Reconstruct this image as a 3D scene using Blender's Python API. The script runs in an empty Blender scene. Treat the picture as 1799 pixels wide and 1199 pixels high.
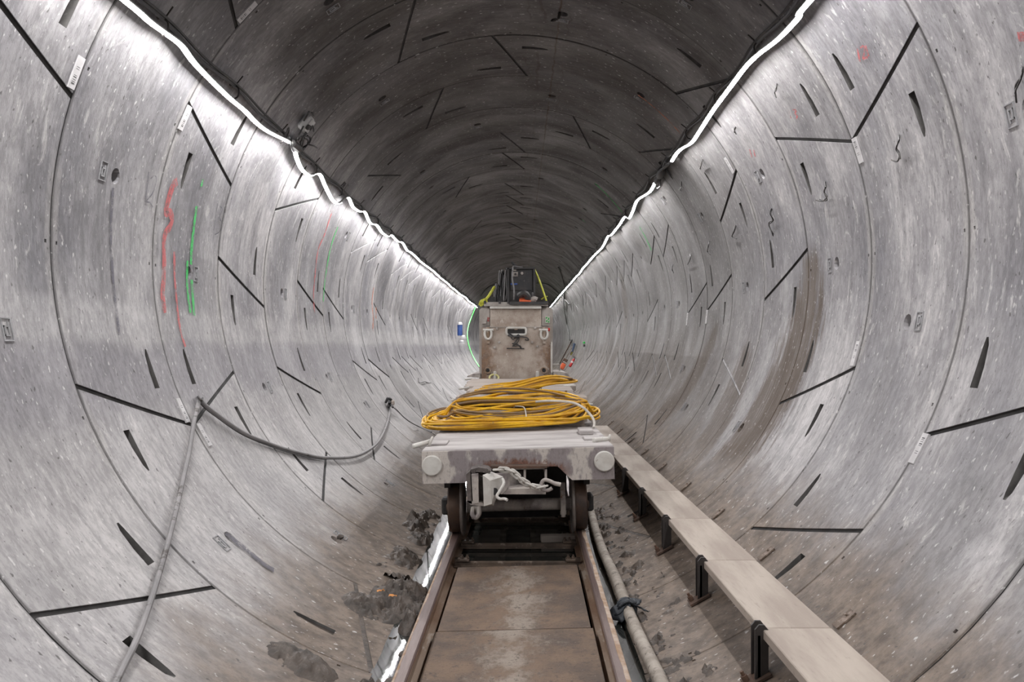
import bpy, bmesh, math, random
from mathutils import Vector, Matrix, noise
from mathutils.geometry import delaunay_2d_cdt
random.seed(7)
sin, cos, rad, PI = math.sin, math.cos, math.radians, math.pi
S = bpy.context.scene
COL = S.collection

# ------------------------------------------------------------------ camera, world, exposure
FPX = 1485.0                       # focal length in pixels of the 1799 wide frame
VX, VY = 910.98, 607.46            # vanishing point of the tunnel
R, W = 2.35, 1.2                   # inner radius of the lining, width of a ring
CAMX, CAMZ = 0.0418, 1.66
AXZ = CAMZ + 0.2397 * R            # height of the tunnel axis above the deck plate
Z0 = 0.00123904 * FPX * R          # depth of the first ring joint in view
cam_d = bpy.data.cameras.new('camera'); cam = bpy.data.objects.new('camera', cam_d); COL.objects.link(cam)
cam.location = (CAMX, 0, CAMZ); cam.rotation_euler = (rad(90), 0, 0)
cam_d.sensor_width = 36; cam_d.lens = FPX / 1799 * 36
cam_d.shift_x = -(VX - 899.5) / 1799; cam_d.shift_y = (VY - 599.5) / 1799
cam_d.clip_start = 0.05; cam_d.clip_end = 200
S.camera = cam
wd = bpy.data.worlds.new('world'); S.world = wd; wd.use_nodes = True
wd.node_tree.nodes['Background'].inputs[0].default_value = (0.02, 0.02, 0.022, 1)
wd.node_tree.nodes['Background'].inputs[1].default_value = 0.3
S.view_settings.view_transform = 'Standard'; S.view_settings.look = 'None'
S.view_settings.gamma = 1.0; S.view_settings.use_curve_mapping = False
S.view_settings.exposure = 0.72
S.cycles.use_denoising = True
S.cycles.max_bounces = 8; S.cycles.diffuse_bounces = 5; S.cycles.sample_clamp_indirect = 6
LED_STRENGTH = 95.0

# ------------------------------------------------------------------ where things stand
def ray(px, py): return (px - VX) / FPX, -(py - VY) / FPX
def at_depth(px, py, y):
    dx, dz = ray(px, py); return Vector((CAMX + dx * y, y, CAMZ + dz * y))
def at_height(px, py, z):
    dx, dz = ray(px, py); t = (z - CAMZ) / dz; return Vector((CAMX + dx * t, t, z))
def on_shell(px, py, r=R):
    dx, dz = ray(px, py); az = AXZ - CAMZ
    a = dx * dx + dz * dz; b = 2 * (CAMX * dx - az * dz); c = CAMX ** 2 + az ** 2 - r * r
    t = (-b + math.sqrt(b * b - 4 * a * c)) / (2 * a)
    return Vector((CAMX + dx * t, t, CAMZ + dz * t))
def phi_of(p): return math.degrees(math.atan2(p.x, p.z - AXZ))
def cyl(phi, y, r=R): return Vector((r * sin(rad(phi)), y, AXZ + r * cos(rad(phi))))
def ring_y(q): return Z0 + (q - 1) * W

# ------------------------------------------------------------------ node materials
class NT:
    def __init__(s, name):
        s.m = bpy.data.materials.new(name); s.m.use_nodes = True; s.t = s.m.node_tree
        s.b = s.t.nodes['Principled BSDF']; s.o = s.t.nodes['Material Output']
    def n(s, kind, **kw):
        x = s.t.nodes.new(kind)
        for k, v in kw.items(): setattr(x, k, v)
        return x
    def set(s, sock, v):
        if hasattr(v, 'node'): s.t.links.new(v, sock)
        else: sock.default_value = v
    def math(s, op, a, b=0.0, c=None, clamp=False):
        x = s.n('ShaderNodeMath', operation=op); x.use_clamp = clamp
        s.set(x.inputs[0], a); s.set(x.inputs[1], b)
        if c is not None: s.set(x.inputs[2], c)
        return x.outputs[0]
    def rng(s, v, a, b, c=0.0, d=1.0, smooth=True):
        x = s.n('ShaderNodeMapRange', interpolation_type='SMOOTHSTEP' if smooth else 'LINEAR')
        s.set(x.inputs[0], v)
        for i, q in enumerate((a, b, c, d)): s.set(x.inputs[i + 1], q)
        return x.outputs[0]
    def mix(s, f, a, b, mode='MIX'):
        x = s.n('ShaderNodeMix', data_type='RGBA', blend_type=mode)
        s.set(x.inputs[0], f)
        for i, c in ((6, a), (7, b)):
            s.set(x.inputs[i], c if hasattr(c, 'node') else (*c, 1.0))
        return x.outputs[2]
    def co(s, out='Object', scale=(1, 1, 1), loc=(0, 0, 0)):
        t = s.n('ShaderNodeTexCoord'); m = s.n('ShaderNodeMapping')
        s.t.links.new(t.outputs[out], m.inputs[0]); m.inputs[3].default_value = scale; m.inputs[1].default_value = loc
        return m.outputs[0]
    def noise(s, vec, scale, detail=4.0, rough=0.55, dist=0.0):
        x = s.n('ShaderNodeTexNoise'); s.t.links.new(vec, x.inputs['Vector'])
        x.inputs['Scale'].default_value = scale; x.inputs['Detail'].default_value = detail
        x.inputs['Roughness'].default_value = rough; x.inputs['Distortion'].default_value = dist
        return x.outputs['Fac']
    def bump(s, h, strength, dist=0.02):
        x = s.n('ShaderNodeBump'); s.set(x.inputs['Height'], h)
        x.inputs['Strength'].default_value = strength; x.inputs['Distance'].default_value = dist
        s.t.links.new(x.outputs[0], s.b.inputs['Normal'])
    def out(s, color=None, rough=None, metal=None, spec=None):
        for k, v in (('Base Color', color), ('Roughness', rough), ('Metallic', metal), ('Specular IOR Level', spec)):
            if v is None: continue
            if k == 'Base Color' and not hasattr(v, 'node'): v = (*v, 1.0)
            s.set(s.b.inputs[k], v)
        return s.m

def grime(name, c1, c2, c3=None, scale=6.0, rough=0.6, metal=0.0, bump=0.15, amt=0.45, stretch=(1, 1, 1), fine=40.0):
    s = NT(name); v = s.co('Object', stretch)
    a = s.noise(v, scale, 6, 0.6); f = s.noise(v, fine, 5, 0.65)
    col = s.mix(s.rng(a, 0.36, 0.64), c1, c2)
    if c3:
        k = s.math('ADD', s.noise(s.co('Object', stretch, (3.1, 1.7, 5.2)), scale * 1.6, 8, 0.68), s.math('MULTIPLY', f, 0.35))
        col = s.mix(s.rng(k, 0.92 - amt * 0.42, 1.02 - amt * 0.42), col, c3)
    col = s.mix(s.rng(f, 0.62, 0.75, 0, 0.45), col, tuple(x * 0.45 for x in c2))
    s.bump(s.math('ADD', f, a), bump, 0.01)
    return s.out(col, s.rng(a, 0.2, 0.8, max(rough - 0.15, 0.05), min(rough + 0.15, 1)), metal)
def plain(name, c, rough=0.5, metal=0.0):
    return grime(name, c, tuple(x * 0.75 for x in c), scale=9, rough=rough, metal=metal, bump=0.05)

def concrete():
    s = NT('lining_concrete')
    uv = s.n('ShaderNodeUVMap'); sep = s.n('ShaderNodeSeparateXYZ'); s.t.links.new(uv.outputs[0], sep.inputs[0])
    u, v = sep.outputs[0], sep.outputs[1]
    def vec(su, sv, o=0.0):
        c = s.n('ShaderNodeCombineXYZ')
        s.set(c.inputs[0], s.math('MULTIPLY', u, su)); s.set(c.inputs[1], s.math('MULTIPLY', v, sv)); c.inputs[2].default_value = o
        return c.outputs[0]
    geo = s.n('ShaderNodeNewGeometry'); ps = s.n('ShaderNodeSeparateXYZ'); s.t.links.new(geo.outputs['Position'], ps.inputs[0])
    X, Y, Z = ps.outputs
    oi = s.n('ShaderNodeObjectInfo').outputs['Random']
    big = s.noise(vec(1.1, 0.55), 1.3, 6, 0.6); streak = s.noise(vec(9, 0.8, 4), 1.0, 5, 0.6)
    fine = s.noise(vec(60, 22, 1), 1.0, 4, 0.7); patch = s.noise(vec(1.6, 1.2, 9), 1.0, 3, 0.5, 0.6)
    spk = s.noise(vec(36, 20, 7), 1.0, 2, 0.5); scuff = s.noise(vec(13, 4.5, 21), 1.0, 4, 0.7, 0.8)
    col = s.mix(s.rng(big, 0.3, 0.7), (0.175, 0.172, 0.187), (0.46, 0.448, 0.45))
    col = s.mix(s.rng(streak, 0.46, 0.7, 0, 0.7), col, (0.185, 0.18, 0.185))
    col = s.mix(s.rng(patch, 0.5, 0.55, 0, 0.36), col, (0.19, 0.185, 0.195))
    col = s.mix(s.rng(scuff, 0.58, 0.68, 0, 0.55), col, (0.6, 0.585, 0.57))
    # smoother pale band on both sides of every ring joint
    fr = s.math('FRACT', s.math('DIVIDE', s.math('SUBTRACT', u, Z0 - 20 * W), W))
    ed = s.math('MULTIPLY', s.math('MINIMUM', fr, s.math('SUBTRACT', 1.0, fr)), W)
    col = s.mix(s.math('MULTIPLY', s.rng(ed, 0.07, 0.05), s.rng(patch, 0.35, 0.65, 0.0, 0.4)), col, (0.47, 0.455, 0.43))
    mid = s.math('ABSOLUTE', s.math('SUBTRACT', fr, 0.5))
    col = s.mix(s.math('MULTIPLY', s.rng(mid, 0.03, 0.0), s.rng(s.noise(vec(0.7, 0.35, 30), 1.0, 2), 0.52, 0.62, 0, 0.45)), col, (0.15, 0.145, 0.165))
    # per segment tone
    hs = s.n('ShaderNodeHueSaturation'); s.t.links.new(col, hs.inputs['Color'])
    s.set(hs.inputs['Value'], s.rng(oi, 0, 1, 0.78, 1.15, False)); col = hs.outputs[0]
    # paler low on the walls, less so on the right
    dust = s.rng(s.math('ADD', Z, s.math('MULTIPLY', s.math('SUBTRACT', big, 0.5), 1.2)), 2.0, 0.7, 0, 0.42)
    dust = s.math('MULTIPLY', dust, s.rng(X, 0.2, 0.9, 1.0, 0.42))
    col = s.mix(dust, col, (0.53, 0.515, 0.5))
    # damp grey blotches low on the right and a darker, browner right wall further in
    damp = s.math('MULTIPLY', s.rng(X, 0.6, 1.0), s.rng(s.noise(vec(0.8, 0.9, 66), 1.0, 6, 0.62), 0.5, 0.58))
    col = s.mix(s.math('MULTIPLY', damp, s.rng(Z, 1.7, 1.1, 0, 0.5)), col, (0.2, 0.197, 0.2))
    dark_far = s.math('MULTIPLY', s.math('MULTIPLY', s.rng(X, 0.3, 1.2), s.rng(Y, 6.5, 10.5)), s.rng(s.noise(vec(1.5, 0.6, 88), 1.0, 6, 0.65), 0.3, 0.6, 0.5, 0.95))
    col = s.mix(dark_far, col, s.mix(s.rng(Z, 2.2, 1.2), (0.165, 0.16, 0.155), (0.135, 0.117, 0.102)))
    # tide band along the left wall: dusty above, stained below
    tide = s.math('ADD', v, s.math('MULTIPLY', s.math('SUBTRACT', s.noise(vec(1.2, 2.0, 71), 1.0, 5, 0.6), 0.5), 0.16))
    a1, a2, a3 = -97 * DEG, -103 * DEG, -113 * DEG
    col = s.mix(s.math('MULTIPLY', s.rng(tide, a1 + 0.03, a1 - 0.08), s.rng(tide, a2 - 0.05, a2 + 0.03, 0, 0.3)), col, (0.5, 0.49, 0.485))
    col = s.mix(s.math('MULTIPLY', s.rng(tide, a2 + 0.02, a2 - 0.1), s.rng(tide, a3 - 0.12, a3 + 0.1, 0, 0.5)), col, (0.2, 0.192, 0.212))
    crown = s.math('MULTIPLY', s.rng(Z, 3.45, 3.95), s.rng(s.noise(vec(1.3, 0.7, 12), 1.0, 6, 0.65), 0.34, 0.62, 0.62, 0.97))  # brown grime, darkened further: the dimness above the ribbons is in the colour
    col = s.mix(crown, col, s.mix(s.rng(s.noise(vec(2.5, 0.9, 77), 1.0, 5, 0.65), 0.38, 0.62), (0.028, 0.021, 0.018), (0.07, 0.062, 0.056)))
    grit = s.noise(vec(26, 9, 90), 1.0, 5, 0.75)
    col = s.mix(s.rng(grit, 0.4, 0.6), s.mix(1.0, col, (0.82, 0.815, 0.815), 'MULTIPLY'), s.mix(1.0, col, (1.12, 1.115, 1.11), 'MULTIPLY'))
    rim = s.rng(ed, 0.022, 0.01)
    col = s.mix(s.math('MULTIPLY', rim, 0.55), col, (0.07, 0.066, 0.064))
    # thin rusty seep running along the crown
    wob = s.math('MULTIPLY', s.math('SUBTRACT', s.noise(vec(6, 0, 3), 1.0, 4), 0.5), 0.05)
    seep = s.rng(s.math('ABSOLUTE', s.math('SUBTRACT', s.math('SUBTRACT', v, SEEP), wob)), 0.012, 0.004)
    col = s.mix(s.math('MULTIPLY', seep, s.rng(s.noise(vec(2.2, 1, 8), 1.0), 0.35, 0.55, 0.25, 0.9)), col, (0.055, 0.033, 0.016))
    for off, wid in ((-0.16, 0.02), (-0.27, 0.014), (0.09, 0.01)):
        wob2 = s.math('MULTIPLY', s.math('SUBTRACT', s.noise(vec(2.2, 0, 40 + off * 50), 1.0, 3), 0.5), 0.3)
        d = s.math('ABSOLUTE', s.math('SUBTRACT', s.math('SUBTRACT', v, SEEP + off), wob2))
        col = s.mix(s.math('MULTIPLY', s.rng(d, wid, wid * 0.3), s.rng(s.noise(vec(1.2, 1, 60 + off * 9), 1.0), 0.45, 0.6, 0, 0.75)), col, (0.05, 0.036, 0.03))
    # brown water stains that ran down the right wall
    edge = s.math('MULTIPLY', s.math('SUBTRACT', s.noise(vec(11, 1.3, 17), 1.0, 7, 0.75), 0.5), 1.0)
    edge = s.math('ADD', edge, s.math('MULTIPLY', s.math('SUBTRACT', s.noise(vec(3.2, 1.1, 23), 1.0, 5, 0.65), 0.5), 0.7))
    runs = s.rng(s.noise(vec(26, 1.6, 19), 1.0, 6, 0.75), 0.32, 0.52, 0.5, 1.0)
    for (u0, du, v0, v1, vw, w0, amt) in STAINS:      # (depth, drift, arc from, arc to, spread, half width, strength)
        t = s.rng(v, v0, v1, 0, 1, False)
        uc = s.math('ADD', s.math('MULTIPLY', t, du), u0)
        d = s.math('ADD', s.math('ABSOLUTE', s.math('SUBTRACT', u, uc)), edge)
        wv = s.math('ADD', s.math('MULTIPLY', s.math('MULTIPLY', t, s.math('SUBTRACT', 1.3, t)), vw), w0)
        m = s.math('MULTIPLY', s.math('MULTIPLY', runs, s.rng(s.math('SUBTRACT', d, wv), 0.13, -0.1)), s.math('MULTIPLY', s.rng(v, v0 - 0.05, v0 + 0.15), s.rng(v, v1 + 0.1, v1 - 0.25)))
        col = s.mix(s.math('MULTIPLY', m, amt), col, (0.085, 0.06, 0.042))
    # clay film towards the invert
    lowm = s.math('ADD', Z, s.math('MULTIPLY', s.math('SUBTRACT', s.noise(vec(1.4, 0.9, 50), 1.0, 6, 0.65), 0.5), 0.75))
    lowm = s.math('SUBTRACT', lowm, s.rng(X, -0.2, 0.5, 0, 0.34))
    low = s.rng(lowm, 0.56, 0.08, 0, 0.95)
    mud = s.mix(s.rng(s.noise(vec(9, 7, 2), 1.0, 6, 0.7), 0.35, 0.65), (0.078, 0.056, 0.04), (0.2, 0.155, 0.118))
    col = s.mix(low, col, mud)
    col = s.mix(s.rng(fine, 0.55, 0.7, 0, 0.5), col, (0.13, 0.125, 0.12))
    col = s.mix(s.rng(spk, 0.655, 0.72, 0, 0.7), col, (0.6, 0.59, 0.575))
    col = s.mix(s.rng(spk, 0.33, 0.27, 0, 0.75), col, (0.05, 0.045, 0.042))
    s.bump(s.math('ADD', s.math('MULTIPLY', fine, 0.6), s.math('ADD', streak, big)), 0.35, 0.012)
    return s.out(col, s.rng(patch, 0.3, 0.7, 0.42, 0.68), 0, 0.45)

DEG = R * rad(1)
SEEP = R * rad(phi_of(on_shell(968, 150)))
def stain(p0, p1, vw, w0, amt):
    a, b = on_shell(*p0), on_shell(*p1); va, vb = R * rad(phi_of(a)), R * rad(phi_of(b))
    return (a.y, b.y - a.y, va, vb, vw, w0, amt)
STAINS = [stain((1424, 430), (1262, 830), 0.95, 0.05, 1.0), stain((1262, 560), (1130, 760), 0.7, 0.06, 0.8),
          stain((1312, 600), (1215, 810), 0.45, 0.12, 0.8), stain((1088, 480), (1040, 690), 0.5, 0.12, 0.5)]

M = {}
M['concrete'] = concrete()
M['back'] = grime('joint_grout', (0.05, 0.05, 0.05), (0.03, 0.03, 0.03), rough=0.8)
M['pocket'] = grime('dark_pocket', (0.13, 0.125, 0.12), (0.07, 0.066, 0.062), (0.24, 0.23, 0.22), scale=6, rough=0.8, amt=0.2)  # grey staining, with the shade inside the recess painted into the colour
M['strip'] = grime('joint_packer', (0.022, 0.02, 0.019), (0.014, 0.013, 0.012), rough=0.7)
M['strip_white'] = grime('pale_packer', (0.55, 0.54, 0.55), (0.3, 0.3, 0.31), rough=0.6)
M['stamp'] = grime('stamp_concrete', (0.36, 0.36, 0.37), (0.22, 0.22, 0.22), rough=0.7)
M['sticker'] = grime('sticker_paper', (0.62, 0.61, 0.61), (0.48, 0.47, 0.47), rough=0.5, bump=0.02)
M['ink'] = plain('black_ink', (0.06, 0.06, 0.06))
M['plastic'] = plain('white_plastic', (0.6, 0.6, 0.6), 0.4)
M['cable'] = grime('dusty_black_cable', (0.03, 0.03, 0.032), (0.09, 0.088, 0.085), rough=0.5)
M['hose'] = grime('grey_hose', (0.17, 0.165, 0.165), (0.26, 0.25, 0.25), (0.07, 0.06, 0.055), scale=3, rough=0.55)
M['wire'] = grime('tie_wire_steel', (0.035, 0.033, 0.033), (0.07, 0.065, 0.06), rough=0.5, metal=0.6)
M['rail'] = grime('rail_side', (0.28, 0.205, 0.15), (0.17, 0.095, 0.055), (0.4, 0.33, 0.27), scale=5, rough=0.7, bump=0.3, stretch=(1, 0.25, 1))
M['rail_crust'] = grime('rail_slurry_crust', (0.42, 0.335, 0.27), (0.3, 0.2, 0.13), (0.2, 0.1, 0.05), scale=12, rough=0.85, bump=0.4, amt=0.3)
M['railtop'] = grime('rail_running_face', (0.15, 0.1, 0.085), (0.105, 0.07, 0.062), (0.26, 0.11, 0.04), scale=5, rough=0.42, metal=0.35, amt=0.2, stretch=(1, 0.12, 1))
def plate_mat():
    s = NT('muddy_deck_plate'); v = s.co('Object'); sp = s.n('ShaderNodeSeparateXYZ'); s.t.links.new(v, sp.inputs[0])
    a = s.noise(v, 3.2, 7, 0.68); m = s.noise(s.co('Object', (1.6, 1, 1)), 11, 7, 0.72); f = s.noise(v, 55, 4, 0.7)
    col = s.mix(s.rng(a, 0.36, 0.64), (0.17, 0.115, 0.078), (0.085, 0.063, 0.05))
    pale = s.math('ADD', s.math('MULTIPLY', s.math('ABSOLUTE', sp.outputs[0]), -0.9), s.math('ADD', a, s.math('MULTIPLY', m, 0.7)))
    col = s.mix(s.rng(pale, 0.66, 0.92, 0, 0.8), col, (0.3, 0.255, 0.21))
    col = s.mix(s.rng(m, 0.56, 0.66, 0, 0.75), col, (0.075, 0.056, 0.045))
    col = s.mix(s.rng(f, 0.58, 0.68, 0, 0.75), col, (0.035, 0.028, 0.023))
    col = s.mix(s.rng(f, 0.36, 0.28, 0, 0.6), col, (0.36, 0.31, 0.265))
    s.bump(s.math('ADD', f, s.math('ADD', m, a)), 0.5, 0.012)
    return s.out(col, 0.78)
M['plate'] = plate_mat()
M['tie'] = grime('sleeper_steel', (0.12, 0.085, 0.06), (0.06, 0.042, 0.031), (0.24, 0.19, 0.155), rough=0.65)
M['wagon'] = grime('pale_dusty_paint', (0.46, 0.42, 0.38), (0.2, 0.175, 0.17), (0.15, 0.09, 0.06), scale=5.5, rough=0.7, bump=0.3, amt=0.3)
M['dark_plate'] = grime('worn_dark_plate', (0.13, 0.11, 0.1), (0.06, 0.05, 0.046), (0.42, 0.38, 0.34), scale=10, rough=0.6, amt=0.34)
M['wagon_deck'] = grime('white_dust_deck', (0.47, 0.445, 0.43), (0.32, 0.295, 0.285), (0.2, 0.165, 0.15), scale=3.2, rough=0.85, bump=0.25, amt=0.22, stretch=(0.6, 2.2, 1))
M['rust'] = grime('rust', (0.11, 0.06, 0.038), (0.06, 0.038, 0.027), (0.24, 0.17, 0.125), scale=6, rough=0.8, bump=0.35, amt=0.2)
def loco_front():
    s = NT('loco_front_steel'); v = s.co('Object'); sp = s.n('ShaderNodeSeparateXYZ'); s.t.links.new(v, sp.inputs[0])
    a = s.noise(v, 4, 6, 0.65); m = s.noise(s.co('Object', (1.6, 1, 0.8)), 13, 6, 0.72); f = s.noise(v, 60, 4, 0.7)
    col = s.mix(s.rng(a, 0.36, 0.64), (0.46, 0.4, 0.345), (0.33, 0.265, 0.215))
    side = s.math('ADD', s.math('ABSOLUTE', sp.outputs[0]), s.math('MULTIPLY', s.math('SUBTRACT', a, 0.5), 0.7))
    low = s.rng(sp.outputs[2], 1.75, 1.45)
    col = s.mix(s.math('MULTIPLY', s.math('MULTIPLY', s.rng(side, 0.3, 0.52), low), 0.85), col, s.mix(s.rng(m, 0.4, 0.6), (0.2, 0.105, 0.05), (0.12, 0.066, 0.038)))
    col = s.mix(s.rng(m, 0.57, 0.66, 0, 0.6), col, (0.6, 0.56, 0.52)); col = s.mix(s.rng(m, 0.42, 0.34, 0, 0.5), col, (0.2, 0.155, 0.12))
    col = s.mix(s.rng(f, 0.6, 0.68, 0, 0.6), col, (0.14, 0.1, 0.07))
    s.bump(s.math('ADD', f, m), 0.25, 0.01)
    return s.out(col, 0.75)
M['loco_front'] = loco_front()
def beam_mat():
    s = NT('head_beam_paint'); v = s.co('Object'); sp = s.n('ShaderNodeSeparateXYZ'); s.t.links.new(v, sp.inputs[0])
    a = s.noise(s.co('Object', (1, 1, .6)), 4.5, 4, 0.5); r = s.noise(s.co('Object', (2.5, 1, 1)), 13, 7, 0.72); f = s.noise(v, 70, 4, 0.7)
    col = s.mix(s.rng(a, 0.47, 0.53), (0.5, 0.46, 0.42), (0.25, 0.22, 0.22))
    col = s.mix(s.rng(r, 0.5, 0.62, 0, 0.55), col, (0.17, 0.145, 0.14))
    ax = s.math('ABSOLUTE', sp.outputs[0])
    h = s.math('ADD', s.math('SUBTRACT', sp.outputs[2], 0.62), s.math('ADD', s.math('MULTIPLY', s.math('SUBTRACT', r, 0.5), -0.22), s.math('MULTIPLY', ax, 0.12)))
    core = s.math('MULTIPLY', s.rng(h, 0.085, 0.03), s.rng(ax, 0.42, 0.28))
    col = s.mix(s.math('MULTIPLY', core, 0.92), col, s.mix(s.rng(f, 0.4, 0.6), (0.19, 0.075, 0.04), (0.1, 0.045, 0.028)))
    col = s.mix(s.rng(f, 0.6, 0.7, 0, 0.6), col, (0.08, 0.06, 0.055)); col = s.mix(s.rng(f, 0.38, 0.3, 0, 0.5), col, (0.58, 0.55, 0.51))
    s.bump(s.math('ADD', f, r), 0.3, 0.008)
    return s.out(col, 0.7)
M['beam'] = beam_mat()
M['buffer'] = grime('chipped_white_paint', (0.6, 0.59, 0.55), (0.5, 0.475, 0.435), (0.17, 0.11, 0.08), scale=9, rough=0.55, amt=0.26)
M['wheel'] = grime('wheel_steel', (0.12, 0.075, 0.052), (0.065, 0.05, 0.045), (0.24, 0.12, 0.06), scale=4, rough=0.5, metal=0.4, amt=0.3)
M['flange'] = grime('flange_steel', (0.3, 0.27, 0.25), (0.2, 0.17, 0.15), rough=0.5, metal=0.3)
M['timber'] = grime('dusty_timber', (0.41, 0.355, 0.31), (0.28, 0.24, 0.21), (0.17, 0.14, 0.12), scale=3.5, rough=0.85, bump=0.4, amt=0.3, stretch=(0.35, 2.5, 2.5))
M['yellow'] = grime('yellow_cable_sheath', (0.7, 0.4, 0.008), (0.5, 0.25, 0.008), (0.2, 0.14, 0.09), scale=5, rough=0.5, amt=0.32, bump=0.05)
M['dirty_yellow'] = grime('muddy_yellow_sheath', (0.25, 0.15, 0.05), (0.16, 0.11, 0.07), (0.38, 0.21, 0.02), scale=5, rough=0.6, amt=0.3, bump=0.05)
M['white_cable'] = grime('white_cable', (0.55, 0.52, 0.47), (0.4, 0.37, 0.33), rough=0.5)
M['loco'] = grime('dusty_loco_steel', (0.43, 0.365, 0.31), (0.25, 0.17, 0.11), (0.56, 0.52, 0.47), scale=3.3, rough=0.75, bump=0.2, amt=0.42)
M['loco_side'] = grime('grey_loco_paint', (0.43, 0.4, 0.37), (0.32, 0.29, 0.26), (0.2, 0.13, 0.09), scale=4, rough=0.7, amt=0.2)
M['dark_hole'] = plain('near_black', (0.025, 0.023, 0.022), 0.7)  # near black; caps of it paint in the shade inside holes
M['machine'] = grime('sooty_black_paint', (0.03, 0.03, 0.033), (0.055, 0.052, 0.05), (0.16, 0.15, 0.14), scale=8, rough=0.5, amt=0.3)
M['orange'] = plain('orange_cloth', (0.75, 0.14, 0.05), 0.7)
M['lime'] = plain('lime_strap', (0.55, 0.56, 0.06), 0.6)
M['red'] = plain('red_enamel', (0.5, 0.02, 0.02), 0.35)
M['green'] = plain('green_plastic', (0.02, 0.4, 0.06), 0.4)
M['blue'] = plain('blue_plastic', (0.06, 0.13, 0.42), 0.4)
M['navy'] = plain('dark_blue_bristle', (0.03, 0.05, 0.09), 0.8)
M['board'] = grime('walkway_board', (0.43, 0.375, 0.32), (0.33, 0.28, 0.24), (0.25, 0.205, 0.175), scale=2.6, rough=0.8, bump=0.2, amt=0.3, stretch=(2.2, 0.35, 1))
M['post'] = grime('dark_bracket_steel', (0.04, 0.035, 0.033), (0.028, 0.025, 0.024), (0.16, 0.07, 0.035), scale=7, rough=0.5, amt=0.2)
M['pipe'] = grime('cement_coated_pipe', (0.37, 0.33, 0.285), (0.25, 0.22, 0.185), (0.06, 0.05, 0.043), scale=7, rough=0.75, bump=0.4, amt=0.42, stretch=(1, 1.4, 1))
M['cloth'] = grime('black_cloth', (0.022, 0.028, 0.036), (0.012, 0.015, 0.02), rough=0.6)
M['mud'] = grime('wet_clay', (0.085, 0.066, 0.052), (0.045, 0.036, 0.029), (0.15, 0.12, 0.095), scale=9, rough=0.5, bump=0.7, amt=0.3, fine=55)
M['red_spray'] = M['green_spray'] = None
def spray(name, c, lo=0.12, hi=0.9):
    s = NT(name); v = s.co('Object')
    a = s.math('ADD', s.noise(v, 14, 6, 0.7), s.math('MULTIPLY', s.noise(v, 70, 4, 0.7), 0.4))
    tr = s.n('ShaderNodeBsdfTransparent'); mx = s.n('ShaderNodeMixShader')
    s.set(mx.inputs[0], s.rng(a, 0.5, 0.78, lo, hi)); s.t.links.new(tr.outputs[0], mx.inputs[1]); s.t.links.new(s.b.outputs[0], mx.inputs[2])
    s.t.links.new(mx.outputs[0], s.o.inputs[0])
    return s.out(c, 0.6)
M['red_spray'] = spray('red_spray_paint', (0.55, 0.1, 0.1), 0.0, 0.75)
M['green_spray'] = spray('green_spray_paint', (0.03, 0.5, 0.1), 0.1, 0.85)
M['orange_spray'] = spray('orange_spray_paint', (0.7, 0.22, 0.1), 0.0, 0.6)
M['pencil'] = spray('faint_marker', (0.1, 0.095, 0.12), 0.0, 0.8)
def water():
    s = NT('still_water'); v = s.co('Object')
    s.bump(s.noise(v, 9, 2), 0.012, 0.01)
    s.b.inputs['IOR'].default_value = 1.33
    return s.out((0.02, 0.022, 0.02), 0.03, 0, 0.9)
M['water'] = water()
def glow(name, c, strength):
    s = NT(name); s.b.inputs['Emission Color'].default_value = (*c, 1); s.b.inputs['Emission Strength'].default_value = strength
    return s.out((0.8, 0.8, 0.8), 0.4)
M['led'] = glow('led_light', (1.0, 0.978, 0.985), LED_STRENGTH)
M['led_green'] = glow('green_led_light', (0.0, 1.0, 0.035), 6.0)

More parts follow.
